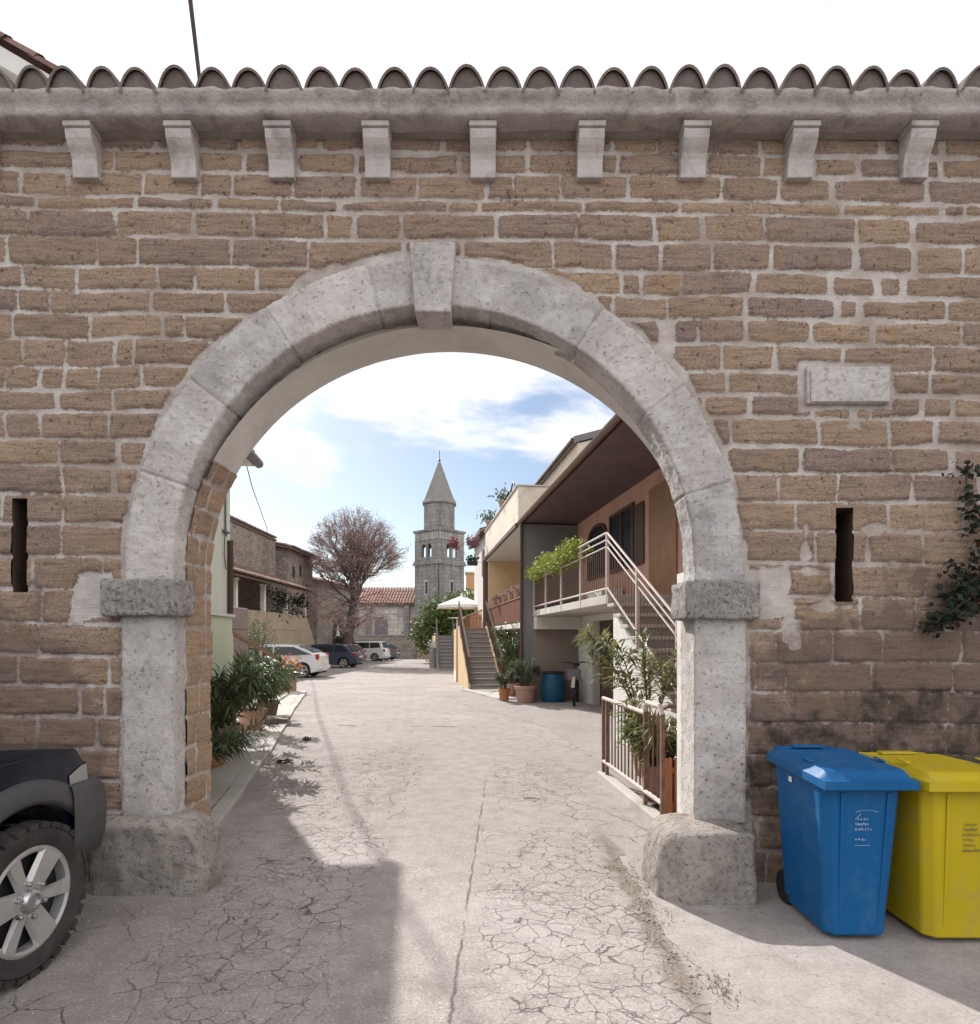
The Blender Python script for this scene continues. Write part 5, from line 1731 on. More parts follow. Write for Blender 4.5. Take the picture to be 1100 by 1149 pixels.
for k in range(10): mb.box(k * .095, k * .095 + .062, -.012, .012, .05, .56)
mb.box(-.02, .98, .013, .04, .12, .17); mb.box(-.02, .98, .013, .04, .42, .47)
mb.build('pickets', M['terracotta'], t)
MB().tube([(0, .06, .0), (0, .06, .97), (.06, .06, 1.0), (.95, .06, 1.0)], .02, 8).build('rail', M['metal_rust'], t)

shrub_pot('potted_oleander', (1.84, 3.15, 0), 'tall oleander in a pot by the stair behind the fence', 1.45, .60, 8, 21, M['oleander_lit'], .21, .34, M['pot_pink'], L=.20, w=.038, dens=.45, lean=(-.10, 0), low=.45)
shrub_pot('potted_shrub', (1.62, 1.85, .05), 'bushy strap leaved plant in a pot just inside the fence', .52, .42, 16, 33, M['oleander_lit'], .20, .36, M['pot_pink'], L=.22, w=.034, dens=.9)
shrub_pot('potted_shrub', (2.05, 2.25, .05), 'smaller plant in a pot between the fence and the stair', .55, .34, 9, 35, M['oleander'], .17, .3, M['terracotta'], L=.15, w=.024, dens=.8)
shrub_pot('potted_shrub', (1.92, 1.62, .05), 'green plant in a terracotta pot close behind the right jamb', .45, .3, 9, 36, M['oleander_lit'], .17, .32, M['terracotta'], L=.15, w=.024, dens=.8)

# ---------------------------------------------------------------- things below the balcony
t = thing('plastic_drum', tuple(S2W(.70, -.42)), 'blue plastic drum standing under the balcony', 'drum')
MB().lathe([(.26, 0), (.28, .03), (.285, .12), (.305, .20), (.305, .48), (.285, .56), (.285, .64), (.27, .70), (.24, .72), (.24, .69), (0, .69)], n=28).build('drum', M['barrel'], t, smooth=True, angle=50)
MB().lathe([(.275, .705), (.285, .70), (.285, .74), (.255, .75), (.0, .745)], n=28).build('lid', M['black'], t, smooth=True)

t = thing('bicycle', tuple(S2W(1.12, -1.0)), 'bicycle leaning by the cellar door, seen from the front', 'bicycle', R(-102))
# local x forward
def tor(c, Rr, r_, m_, nm):
    mb = MB(); mb.tube([(c[0] + Rr * math.cos(a), c[1], c[2] + Rr * math.sin(a)) for a in [2 * math.pi * k / 28 for k in range(29)]], r_, 7, caps=False)
    o = mb.build(nm, m_, t, smooth='all')
    sp_ = MB()
    for k in range(14):
        a = 2 * math.pi * k / 14; sp_.tube([(c[0], c[1], c[2]), (c[0] + Rr * math.cos(a), c[1], c[2] + Rr * math.sin(a))], .003, 3)
    sp_.lathe([(.02, -.04), (.02, .04)], c=c, n=8, axis='y')
    sp_.build('spokes', M['metal_grey'], o)
tor((.52, 0, .33), .315, .022, M['black'], 'wheel'); tor((-.52, 0, .33), .315, .022, M['black'], 'wheel')
mb = MB()
A_, B_, C_, D_ = (.36, 0, .82), (-.12, 0, .30), (-.22, 0, .80), (-.52, 0, .33)
for a, b in ((A_, B_), (A_, C_), (B_, C_), (B_, D_), (C_, D_)): mb.tube([a, b], .018, 7)
for sg in (-1, 1): mb.tube([(.39, sg * .05, .78), (.52, sg * .05, .33)], .013, 6)
mb.tube([(.36, 0, .80), (.32, 0, .98)], .016, 6)
mb.build('frame', M['metal_dark'], t)
MB().tube([(.22, -.31, 1.0), (.34, -.2, 1.02), (.34, 0, .98), (.34, .2, 1.02), (.22, .31, 1.0)], .017, 7).build('handlebar', M['metal_dark'], t)
MB().ext([(-.38, -.08, .90), (-.38, .08, .90), (-.1, .02, .90), (-.1, -.02, .90)], (0, 0, .05)).build('saddle', M['black'], t, bevel=.015)
mb = MB(); mb.box(.30, .56, -.16, .16, .78, .80); mb.ext([(.42, -.14, .62), (.60, -.14, .62), (.62, -.16, .86), (.40, -.16, .86)], (0, .30, 0)); mb.build('basket', M['metal_grey'], t)
mb = MB(); mb.surf(lambda i, j: (.52 + .37 * math.cos(R(20 + 120 * i)), (j - .5) * .08, .33 + .37 * math.sin(R(20 + 120 * i))), 12, 2); mb.build('mudguard', M['metal_pale'], t, recalc=False)

shrub_pot('potted_oleander', tuple(S2W(-.14, .95)), 'tall oleander in a pot at the foot of the brown stair', 1.65, .42, 11, 41, M['oleander'], .20, .36, M['pot_pink'], L=.17, w=.03, dens=.75, low=.1)
shrub_pot('potted_shrub', tuple(S2W(-.02, -.55)), 'round shrub in a wide terracotta tub by the grey wall', .70, .34, 10, 43, M['palegreen'], .27, .42, M['pot_pink'], L=.14, w=.03, dens=.8)
shrub_pot('potted_shrub', tuple(S2W(-.48, -.1)), 'small plant in a narrow pot beside the terracotta tub', .5, .26, 7, 44, M['palegreen'], .15, .32, M['terracotta'], L=.14, w=.03, dens=.8)
mb = MB(); mb.prism_z([tuple(S2W(-1.3, 3.3)[:2]), tuple(S2W(.0, 3.3)[:2]), tuple(S2W(.0, .2)[:2]), tuple(S2W(-.6, .2)[:2])], 0, .035)
tag(mb.build('stair_apron', M['concrete']), kind='structure')

# ================================================================ left side of the street
LT = ST
AN = thing('green_house', (-3.96, 9.5 - CD, 0), 'narrow pale green house just behind the left jamb', 'house', LT)
b = MB(); b.box(-.95, 0, -4.55, 0, 1.95, 4.22); b.build('wall', M['greenish'], AN)
b = MB(); b.box(-.95, .03, -4.55, .0, 0, 1.90); b.build('plinth', M['greenish2'], AN)
b = MB(); b.box(-.95, .07, -4.55, .03, 1.903, 1.945); b.build('sill_band', M['plaster_white'], AN)
b = MB(); b.box(-.95, .34, -4.55, .05, 4.224, 4.262); b.build('soffit', M['plaster_white'], AN)
b = MB(); b.prism_y([(-.95, 4.264), (.36, 4.264), (.36, 4.32), (-.95, 4.72)], -4.55, .07); rf = b.build('roof', M['wood_grey'], AN)
tiles_on('roof_tiles', M['tile_brown'], rf, (.34, -4.5, 4.345), (0, 1, 0), (-1.3, 0, .40), 19, 4)
b = MB(); b.tube([(.40, -4.5, 4.28), (.40, .10, 4.28)], .07, 10); b.build('gutter', M['metal_grey'], AN, smooth=True)
b = MB(); b.tube([(.04, -.12, 3.05), (.04, -.12, 1.95)], .042, 8); b.build('downpipe', M['wood_dark'], AN, smooth=True)
b = MB(); b.tube([(.02, -.30, 4.2), (.02, -.30, 3.2), (.02, -.26, 3.1)], .014, 6); b.box(.0, .05, -.42, -.18, 3.14, 3.17); b.tube([(.03, -.36, 3.14), (.03, -.40, 2.8), (.03, -.30, 2.6)], .01, 5)
b.build('cable_fitting', M['metal_grey'], AN)

GH = thing('gabled_house', (-4.60, 6.5 - CD, .16), 'tall white gabled house whose roof corner shows over the wall', 'house')
b = MB(); b.box(-6, 0, 0, 2.9, -.3, 7.12); b.build('wall', M['plaster_white'], GH)
b = MB(); b.prism_y([(0, 7.12), (-6, 7.12), (-6, 7.6), (-3, 8.9)], .01, 2.89); b.build('gable_wall', M['plaster_white'], GH)
b = MB(); b.prism_y([(.22, 6.92), (.22, 7.12), (-3.1, 9.07), (-3.1, 8.87)], -.12, 3.0); rf = b.build('roof', M['plaster_white'], GH)
tiles_on('roof_tiles', M['tile_brown'], rf, (.26, -.18, 7.15), (0, 1, 0), (-3.32, 0, 1.95), 13, 11)

# raised landing with the wooden door and the stair rail
M['landing'] = mat('worn_landing_stone', (.25, .205, .18), .93, .2, 3, 24, .6, .012, dirt=((.15, .12, .10), .7, 3))
LD = thing('stair_landing', (-6.5, 15.2 - CD, 0), 'rough stone landing over a wooden door on the left', 'landing')
b = MB(); b.box(-.75, .42, -.5, .5, 1.78, 2.32); b.build('landing_slab', M['landing'], LD, bevel=.03)
b = MB(); b.box(-.75, -.2, -.4, .5, -.05, 1.778); b.box(.30, .42, -.4, .5, -.05, 1.778); b.build('side_wall', M['landing'], LD)
b = MB()
for k in range(4): b.box(-.2 + k * .125, -.2 + k * .125 + .12, -.30, -.26, 0, 1.76)
b.build('plank_door', M['wood_brown'], LD)
RLP = [(-5.55, 13.2 - CD, 1.74), (-5.62, 14.6 - CD, 1.42), (-6.2, 18.4 - CD, .90)]
LS = thing('stair_rail', (-6.05, 16 - CD, 0), 'brown sloping handrail beside the oleanders on the left', 'handrail')
b = MB(); b.bar((-5.63, 13.4 - CD, 1.74), (-6.15, 18.6 - CD, .86), .06, .075); b.build('hand_rail', M['wood_brown'], LS, True)
b = MB()
for k, zt in ((.04, 1.7), (.5, 1.28), (.97, .86)):
    p = Vector((-5.63, 13.4 - CD, 1.74)).lerp(Vector((-6.15, 18.6 - CD, .86)), k)
    b = MB(); b.box(p.x - .03, p.x + .03, p.y - .03, p.y + .03, 0, p.z - .03); b.build('post', M['metal_pale'], LS, True)
SB = thing('garden_stair', (-6.6, 16.2 - CD, 0), 'short grey stair behind the sloping handrail', 'staircase')
b = MB()
for k in range(6): b.box(-.55, .45, -2.6 + k * .78, -2.6 + (k + 1) * .78 - .004, 0, .95 - k * .155)
b.build('steps', M['concrete_grey'], SB)

# porch house
PH = thing('porch_house', (-10.7, 25.4 - CD, 0), 'low house with a tiled porch roof on posts and a tan parapet', 'house', R(0))
Lp = 10.8
b = MB(); b.box(-4.5, -2.6, -3, Lp, -.3, 4.9); b.build('back_wall', M['tanwall'], PH)
b = MB(); b.box(-2.6, -.02, -2.8, .35, 2.0, 4.1); b.build('side_room', M['lightwall'], PH)
b = MB(); b.box(-2.59, 0, -2.8, Lp, -.3, 1.98); b.box(-.16, 0.02, .36, Lp, 1.98, 2.82); b.build('parapet', M['tanwall'], PH)
b = MB(); b.ext([(.0, Lp, -.3), (.0, Lp, 2.82), (.0, Lp + .4, 2.6), (.0, Lp + 3.1, .2), (.0, Lp + 3.1, -.4)], (-.25, 0, 0)); b.build('stair_parapet', M['tanwall'], PH)
for y in (.9, 4.2, 7.4, Lp - .1):
    b = MB(); b.box(-.17, .03, y - .1, y + .1, 2.82, 4.02); b.box(-.21, .07, y - .14, y + .14, 4.021, 4.12); b.build('porch_post', M['plaster_white'], PH)
MB().box(-2.58, -2.5, 2.2, 3.6, 2.0, 3.9).build('door', M['wood_dark'], PH)
MB().box(-2.58, -2.52, 6.2, 7.4, 2.6, 3.8).build('window', M['glass'], PH)
b = MB()
b.ext([(.55, -3.1, 4.06), (.55, -3.1, 4.16), (-3.4, -3.1, 5.56), (-3.4, -3.1, 5.46)], (0, Lp + 3.6, 0)); rf = b.build('porch_roof', M['wood_dark'], PH)
tiles_on('roof_tiles', M['tile_brown'], rf, (.62, -3.1, 4.20), (0, 1, 0), (-3.95, 0, 1.40), 60, 11, na=4)
# climbing plants around the porch
t = thing('porch_vine', (-10.65, 32 - CD, 3.2), 'dark vine hanging between the porch posts', 'climbing plant')
mb = MB(); vals = []; r = random.Random(8)
leaf_cloud(mb, vals, [(r.gauss(0, .08), r.uniform(-1.7, 4.3), r.gauss(.35, .22) - (.9 * r.random() if r.random() < .25 else 0)) for _ in range(520)], .16, r, .8, .0)
leafattr(mb.build('foliage', M['ivy'], t, recalc=False), vals)
MB().tube([(0, -1.7, .5), (0, 1, .42), (0, 4.3, .5)], .02, 5).build('stems', M['stem'], t)
for (x, d, sd, h, sp, lb) in ((-7.4, 20.0, 3, 2.2, .75, 'wispy pale green shrub behind the handrail'), (-8.7, 22.3, 5, 2.0, .7, 'second wispy shrub, nearer the silver hatchback')):
    t = thing('wispy_shrub', (x, d - CD, gz(d - CD)), lb, 'shrub', group='wispy shrubs before the porch')
    st = MB(); mb = MB(); vals = []; r = random.Random(sd)
    for k in range(12):
        a = r.uniform(0, 6.28); q = sp * r.random(); e = Vector((q * math.cos(a), q * math.sin(a), h * r.uniform(.6, 1)))
        st.tube([(0, 0, 0), e * .5 + Vector((0, 0, .2)), e], [.02, .012, .005], 5)
        leaf_cloud(mb, vals, [e * r.uniform(.35, 1.0) + Vector((r.gauss(0, .14), r.gauss(0, .14), r.gauss(0, .14))) for _ in range(75)], .11, r, .45, .3)
    st.build('stems', M['stem'], t); leafattr(mb.build('foliage', M['palegreen'], t, recalc=False), vals)

# stone houses
def rubble(name, c1, c2, scale=3.2):
    m = NT(name)
    v = m.vmath('ADD', m.mapp((1, 1, 1.7)), m.vmath('MULTIPLY', m.noise(2.5, 4, .6, color=True), (.22, .22, .22)))
    e = m.voro(scale, 'DISTANCE_TO_EDGE', v); cc = m.voro(scale, 'F1', v, 'Color')
    s = m.sep(cc)
    b_ = m.mix(s[0], c1, c2)
    b_ = m.mix(1, b_, m.ramp(m.noise(9, 5, .7), [(.3, (.6, .6, .6)), (.5, (1, 1, 1)), (.75, (1.25, 1.22, 1.2))]), 'MULTIPLY')
    b_ = m.mix(m.rng(m.noise(.5, 4, .6), .5, .66, 0, .5), b_, sc(c1, .55))
    b_ = m.mix(m.rng(e, .0, .05, .55, 0), b_, (.30, .27, .23))
    return m.fin(b_, .95, m.math('ADD', m.rng(e, 0, .12), m.math('MULTIPLY', m.noise(14, 4, .7), .6)), .8, .04, spec=.15)
M['rubble'] = rubble('rubble_stone', (.23, .19, .165), (.37, .315, .275))
M['rubble_grey'] = rubble('grey_rubble_stone', (.24, .215, .19), (.35, .32, .28), 2.4)
def gable_house(name, loc, rz, lab, w, d, eave, ridge, wm_, tm, over=.3, tiles=True):
    """box w (x) by d (y) with the ridge along y; the +x side faces the street"""
    t = thing(name, loc, lab, 'house', rz)
    b = MB(); b.prism_y([(-w, -.8), (0, -.8), (0, eave), (-w / 2, ridge), (-w, eave)], 0, d); b.build('wall', wm_, t)
    b = MB(); k = (ridge - eave) / (w / 2)
    b.prism_y([(over, eave - over * k + .02), (over, eave - over * k + .14), (-w / 2, ridge + .14), (-w - over, eave - over * k + .14), (-w - over, eave - over * k + .02), (-w / 2, ridge + .02)], -over, d + over)
    rf_ = b.build('roof', M['wood_grey'], t)
    if tiles:
        L_ = math.hypot(w / 2 + over, (w / 2 + over) * k)
        tiles_on('roof_tiles', tm, rf_, (over + .05, -over, eave - over * k + .17), (0, 1, 0), (-1, 0, k), int((d + 2 * over) / .3), int(L_ / .42) + 1, pitch=.3, row=.42, na=4)
    return t
SH = gable_house('stone_house', (-12.9, 27 - CD, 0), 0, 'tall rubble stone house rising behind the porch roof', 7, 10.5, 7.35, 7.8, M['rubble'], M['tile_brown'], .06)
SW = gable_house('stone_house', (-12.35, 38.2 - CD, -.2), 0, 'second rubble stone house with small windows near the bare tree', 7, 5.2, 7.2, 7.9, M['rubble'], M['tile_brown'], .30)
for y, z in ((.8, 5.9), (2.2, 6.1), (3.6, 5.0)):
    MB().box(-.02, .012, y, y + .4, z - .35, z + .35).build('window', M['black'], SW)
SF = gable_house('stone_house', (-12.9, 46.5 - CD, -.3), R(-8), 'farther grey stone house with a dark arch, left of the bare tree', 8, 9.0, 6.0, 7.0, M['rubble_grey'], M['tile_red'], .4)
b = MB(); b.prism_x([(3.0, .9), (5.6, .9)] + [(4.3 + 1.3 * math.cos(a), 2.4 + .9 * math.sin(a)) for a in [math.pi * k / 10 for k in range(11)]], -.02, .012); b.build('arched_niche', M['black'], SF)
b = MB(); b.ext([(.02, 3.6, 2.0), (.02, 4.5, 2.0), (.02, 4.05, 2.9)], (.03, 0, 0)); b.build('triangular_sign', M['plaster_white'], SF)
t = thing('niche_plants', tuple(Matrix.Translation(SF.location) @ Matrix.Rotation(R(-8), 4, 'Z') @ Vector((.35, 4.6, 1.0))), 'dark green plants below the dark arch', 'shrub')
mb = MB(); vals = []; r = random.Random(18)
leaf_cloud(mb, vals, [(r.gauss(0, .25), r.uniform(-1.6, 1.8), r.gauss(.25, .35)) for _ in range(420)], .3, r, .5, -.2)
leafattr(mb.build('foliage', M['ivy'], t, recalc=False), vals)
MB().box(-.2, .25, -1.6, 1.8, -.45, -.1).build('trough', M['concrete_grey'], t)

# ---------------------------------------------------------------- church, wall and bell tower
def ashlar(name, c1, c2, rowh=.42):
    m = NT(name)
    x = m.sep(m.obj()); u = m.math('ADD', x[0], x[1])
    b_ = m.n('ShaderNodeTexBrick'); m.put(b_.inputs['Vector'], m.comb(u, x[2], 0))
    b_.inputs['Color1'].default_value = (*c1, 1); b_.inputs['Color2'].default_value = (*c2, 1); b_.inputs['Mortar'].default_value = (*sc(c1, .6), 1)
    b_.inputs['Scale'].default_value = 1; b_.inputs['Brick Width'].default_value = .85; b_.inputs['Row Height'].default_value = rowh; b_.inputs['Mortar Size'].default_value = .018
    c = m.mix(1, b_.outputs[0], m.ramp(m.noise(4, 5, .7), [(.3, (.6, .6, .6)), (.5, (1, 1, 1)), (.75, (1.2, 1.2, 1.2))]), 'MULTIPLY')
    st_ = m.noise(1.0, 5, .65, vec=m.mapp((1.6, 1.6, .22)))
    c = m.mix(m.rng(st_, .48, .62, 0, .55), c, sc(c1, .45))
    return m.fin(c, .95, m.noise(10, 4, .7), .5, .03, spec=.15)
M['ashlar'] = ashlar('tower_ashlar', (.235, .225, .215), (.30, .285, .27))
M['ashlar_lt'] = ashlar('church_ashlar', (.46, .43, .39), (.53, .50, .455))
M['slate'] = mat('spire_stone', (.245, .225, .21), .9, .14, 3, 20, .4, dirt=((.17, .155, .145), .6, 1.2))
TW = thing('bell_tower', (-5.75, 71 - CD, gz(70)), 'tall square stone bell tower with a pointed octagonal spire', 'bell tower', R(48))
a = 1.98
b = MB(); b.box(-a, a, -a, a, -1, 10.35); b.build('shaft', M['ashlar'], TW)
b = MB(); b.box(-a - .18, a + .18, -a - .18, a + .18, 10.355, 10.60); b.box(-a - .10, a + .10, -a - .10, a + .10, 10.605, 10.85); b.build('string_course', M['ashlar'], TW)
# open belfry: corner piers, mullions, spandrels with paired openings
z0, z1, zt = 10.855, 13.0, 14.05
b = MB()
th_ = .26
for k in range(4):
    b.xf = Matrix.Rotation(math.pi / 2 * k, 4, 'Z')
    def seg(x0, x1, za, zb): b.box(x0, x1, -a, -a + th_, za, zb)
    seg(-a, -.95, z0, z1); seg(.95, a - th_ - .001, z0, z1); seg(-.95, .95, z0, z0 + .35)
    seg(-.13, .13, z0 + .35, z1 - .3); seg(-.95, -.80, z0 + .35, z1 - .3); seg(.80, .95, z0 + .35, z1 - .3)
    # round heads
    for c in (-.465, .465):
        for i in range(8):
            a0 = math.pi * i / 8; a1 = math.pi * (i + 1) / 8; rr = .335
            x0_, x1_ = c + rr * math.cos(a1), c + rr * math.cos(a0); zz = z1 - .3 - rr + rr * min(math.sin(a0), math.sin(a1)) + 0
            b.box(x0_, x1_, -a + .002, -a + th_ - .002, max(zz, z1 - .62), z1 - .295)
    seg(-.95, .95, z1 - .3, z1)
    b.box(-a, a - th_ - .001, -a, -a + th_, z1 + .001, zt)
b.xf = None
b.build('belfry', M['ashlar'], TW)
b = MB()
for k in range(4):
    b.xf = Matrix.Rotation(math.pi / 2 * k, 4, 'Z')
    for i in range(12): b.box(-a + .12 + i * .32, -a + .28 + i * .32, -a - .08, -a - .003, z1 + .12, zt - .15)
b.xf = None
b.build('balusters', M['ashlar_lt'], TW)
b = MB(); b.box(-a - .16, a + .16, -a - .16, a + .16, zt + .001, zt + .26); b.build('cornice', M['ashlar'], TW, bevel=.05)
def octo(rr, z, ph=math.pi / 8): return [(rr * math.cos(ph + math.pi / 4 * k), rr * math.sin(ph + math.pi / 4 * k), z) for k in range(8)]
b = MB(); b.ext(octo(1.86, zt + .262), (0, 0, 3.0)); b.build('drum', M['ashlar'], TW)
b = MB(); P0 = octo(2.05, zt + 3.262); P1 = octo(2.05, zt + 3.42); P2 = octo(1.72, zt + 3.95); P3 = octo(.07, zt + 8.3)
b.add(P0 + P1 + P2 + P3, [[i * 8 + k, i * 8 + (k + 1) % 8, (i + 1) * 8 + (k + 1) % 8, (i + 1) * 8 + k] for i in range(3) for k in range(8)] + [list(range(8))[::-1], [24 + k for k in range(8)]])
b.build('spire', M['slate'], TW)
b = MB(); b.lathe([(.05, 0), (.17, .12), (.05, .28)], c=(0, 0, zt + 8.25), n=10); b.tube([(0, 0, zt + 8.4), (0, 0, zt + 9.5)], .035, 5); b.bar((-.28, -.28, zt + 9.12), (.28, .28, zt + 9.12), .05, .05)
b.build('cross', M['metal_dark'], TW)
for k in (0, 3):
    b = MB(); b.xf = Matrix.Rotation(math.pi / 2 * k, 4, 'Z'); b.box(-.32, .32, -a - .02, -a + .1, 7.0, 8.6); b.xf = None
    w_ = b.build('window', M['ashlar_lt'], TW)
    b = MB(); b.xf = Matrix.Rotation(math.pi / 2 * k, 4, 'Z'); b.box(-.18, .18, -a - .03, -a - .021, 7.1, 8.45); b.xf = None
    b.build('window_glass', M['glass'], w_)
b = MB(); b.tube([(-a - .06, -a - .06, 0), (-a - .06, -a - .06, 10.3)], .06, 6); b.build('downpipe', M['metal_dark'], TW)

CH = thing('church', (-14.5, 72 - CD, gz(70)), 'long church nave with a red tiled roof left of the tower', 'church')
b = MB(); b.box(-9, 6.3, 0, 9, -1, 5.95); b.build('wall', M['ashlar_lt'], CH)
b = MB(); b.ext([(-9.3, -.4, 5.9), (-9.3, -.4, 6.1), (-9.3, 4.5, 8.2), (-9.3, 9.4, 6.1), (-9.3, 9.4, 5.9)], (15.7, 0, 0)); rf = b.build('roof', M['wood_grey'], CH)
tiles_on('roof_tiles', M['tile_red'], rf, (-9.3, -.48, 6.14), (1, 0, 0), (0, 4.9, 2.1), 45, 10, pitch=.35, row=.55, na=4)
b = MB(); b.box(-9, -1.2, -2.6, -.01, -1, 3.6); b.build('aisle_wall', M['ashlar_lt'], CH)
b = MB(); b.ext([(-9.2, -2.9, 3.5), (-9.2, -2.9, 3.65), (-9.2, -.01, 4.7), (-9.2, -.01, 4.5)], (8.2, 0, 0)); b.build('aisle_roof', M['tile_red'], CH)
b = MB(); b.prism_y([(1.2, .2), (2.7, .2)] + [(1.95 + .75 * math.cos(q), 3.9 + .75 * math.sin(q)) for q in [math.pi * k / 10 for k in range(11)]], -.02, .05); b.build('arched_window', M['metal_grey'], CH)
for x_ in (.2, 4.6):
    b = MB(); b.box(x_, x_ + .6, -.4, -.005, -1, 5.9); b.build('buttress', M['ashlar'], CH)

CW = thing('churchyard_wall', (-9, 61 - CD, gz(57)), 'low grey stone wall closing the yard before the church', 'wall')
b = MB(); b.box(-8, 5.2, 0, .5, -.4, 2.25); b.build('wall', M['rubble_grey'], CW)
b = MB(); b.box(-8.05, 5.25, -.06, .56, 2.252, 2.36); b.build('coping', M['concrete_grey'], CW)
b = MB(); b.box(1.9, 4.4, -.12, -.005, -.2, 2.25); b.build('gate_panel', M['tanwall'], CW)
b = MB(); b.box(2.7, 3.6, -.16, -.125, 1.35, 1.95); b.build('notice', M['enamel'], CW)
b = MB(); b.box(-1.2, 1.5, .51, 1.2, 2.3, 2.6)
# ---------------------------------------------------------------- trees
def limb_pts(a, b, r, sag=0.0, wob=.05, n=4):
    out = []
    L = (b - a).length
    for i in range(n + 1):
        q = i / n; p = a.lerp(b, q)
        if 0 < i < n: p += Vector((r.gauss(0, wob * L), r.gauss(0, wob * L), r.gauss(0, wob * L)))
        p.z += sag * L * math.sin(math.pi * q)
        out.append(p)
    return out


BT = thing('bare_tree', (-9.75, 43 - CD, gz(39)), 'nearly bare spreading tree with reddish dry leaves in the yard', 'tree')
r = random.Random(11)
tr = MB(); tw = MB(); lf = MB(); lv = []
top = Vector((.45, 0, 5.2))
tr.tube([(-.35, 0, -.3), (-.2, 0, .6), (.0, 0, 2.0), (.28, .05, 3.8), tuple(top)], [.56, .38, .33, .28, .28], 12)
CC = Vector((.42, 0, 7.0)); RXY, RZ = 3.4, 3.95
ends = []
for k in range(20):
    az_ = 2 * math.pi * k / 20 * 3 + r.uniform(-.2, .2)
    el_ = R(r.choice([78, 68, 58, 48, 40, 32])) + r.uniform(-.08, .08)
    d = Vector((math.cos(az_) * math.cos(el_), math.sin(az_) * math.cos(el_), math.sin(el_)))
    st0 = top + Vector((0, 0, r.uniform(-1.3, .1)))
    e = st0 + d * r.uniform(2.4, 3.2)
    pts = limb_pts(st0, e, r, .06, .035, 4)
    tr.tube(pts, [.10, .08, .06, .042, .03], 7)
    for j in range(5):
        q = r.uniform(.35, 1.0); b0 = st0.lerp(e, q)
        d2 = (d + Vector((r.gauss(0, .42), r.gauss(0, .42), r.gauss(.12, .3)))).normalized()
        e2 = b0 + d2 * r.uniform(1.1, 2.0)
        tr.tube(limb_pts(b0, e2, r, .04, .05, 3), [.042, .034, .026, .019], 5)
        for i in range(7):
            b1 = b0.lerp(e2, r.uniform(.3, 1)); d3 = (d2 + Vector((r.gauss(0, .55), r.gauss(0, .55), r.gauss(.1, .4)))).normalized()
            e3 = b1 + d3 * r.uniform(.55, 1.2)
            v_ = e3 - CC; s_ = math.sqrt((v_.x / RXY) ** 2 + (v_.y / RXY) ** 2 + (v_.z / RZ) ** 2)
            if s_ > 1.02: e3 = b1.lerp(e3, .55)
            tw.tube(limb_pts(b1, e3, r, .02, .06, 2), [.017, .013, .010], 4, caps=False)
            for m_ in range(5):
                b2_ = b1.lerp(e3, r.uniform(.35, 1)); d4 = (d3 + Vector((r.gauss(0, .7), r.gauss(0, .7), r.gauss(0, .5)))).normalized()
                e4 = b2_ + d4 * r.uniform(.25, .55)
                tw.tube([b2_, e4], [.010, .007], 3, caps=False)
                ends.append(e4)
# the even dome of fine outer twigs
for k in range(1150):
    d = Vector((r.gauss(0, 1), r.gauss(0, 1), abs(r.gauss(0, 1)) * 1.1 - .25)).normalized()
    q = r.uniform(.62, 1.0) ** .7
    p = CC + Vector((d.x * RXY, d.y * RXY, d.z * (RZ if d.z > 0 else 1.7))) * q
    p0 = CC.lerp(p, 1 - r.uniform(.10, .22)) + Vector((r.gauss(0, .12), r.gauss(0, .12), -.18))
    tw.tube([p0, p0.lerp(p, .55) + Vector((r.gauss(0, .05), r.gauss(0, .05), .05)), p], [.010, .008, .006], 3, caps=False)
    for _ in range(3):
        b2_ = p0.lerp(p, r.uniform(.3, .95)); e4 = b2_ + (d + Vector((r.gauss(0, .6), r.gauss(0, .6), r.gauss(0, .5)))).normalized() * r.uniform(.2, .42)
        tw.tube([b2_, e4], [.008, .006], 3, caps=False)
        ends.append(e4)
# drooping lower shoots that still carry dry leaves
low = []
for k in range(26):
    az_ = r.uniform(0, 2 * math.pi); st0 = Vector((.3, 0, r.uniform(2.4, 4.6)))
    d = Vector((math.cos(az_), math.sin(az_), r.uniform(-.15, .3))); e = st0 + d * r.uniform(1.4, 3.3)
    pts = limb_pts(st0, e, r, .12, .04, 4); tr.tube(pts, [.036, .03, .024, .018, .012], 5)
    for i in range(9):
        b1 = pts[r.randint(2, 4)]; e3 = b1 + Vector((r.gauss(0, .4) + d.x * .4, r.gauss(0, .4) + d.y * .4, r.gauss(-.18, .25)))
        tw.tube([b1, e3], [.016, .009], 3, caps=False); low.append(e3)
leaf_cloud(lf, lv, [p + Vector((r.gauss(0, .16), r.gauss(0, .16), r.gauss(-.05, .14))) for p in low for _ in range(9)], .15, r, .55, -.6)
leaf_cloud(lf, lv, [p + Vector((r.gauss(0, .05), r.gauss(0, .05), r.gauss(0, .05))) for p in ends for _ in range(1) if r.random() < .9], .13, r, .45, -.2)
tr.build('trunk', M['bark'], BT, smooth='all', recalc=False)
tw.build('twigs', M['twig'], BT, recalc=False)
leafattr(lf.build('crown', M['redleaf'], BT, recalc=False), lv)


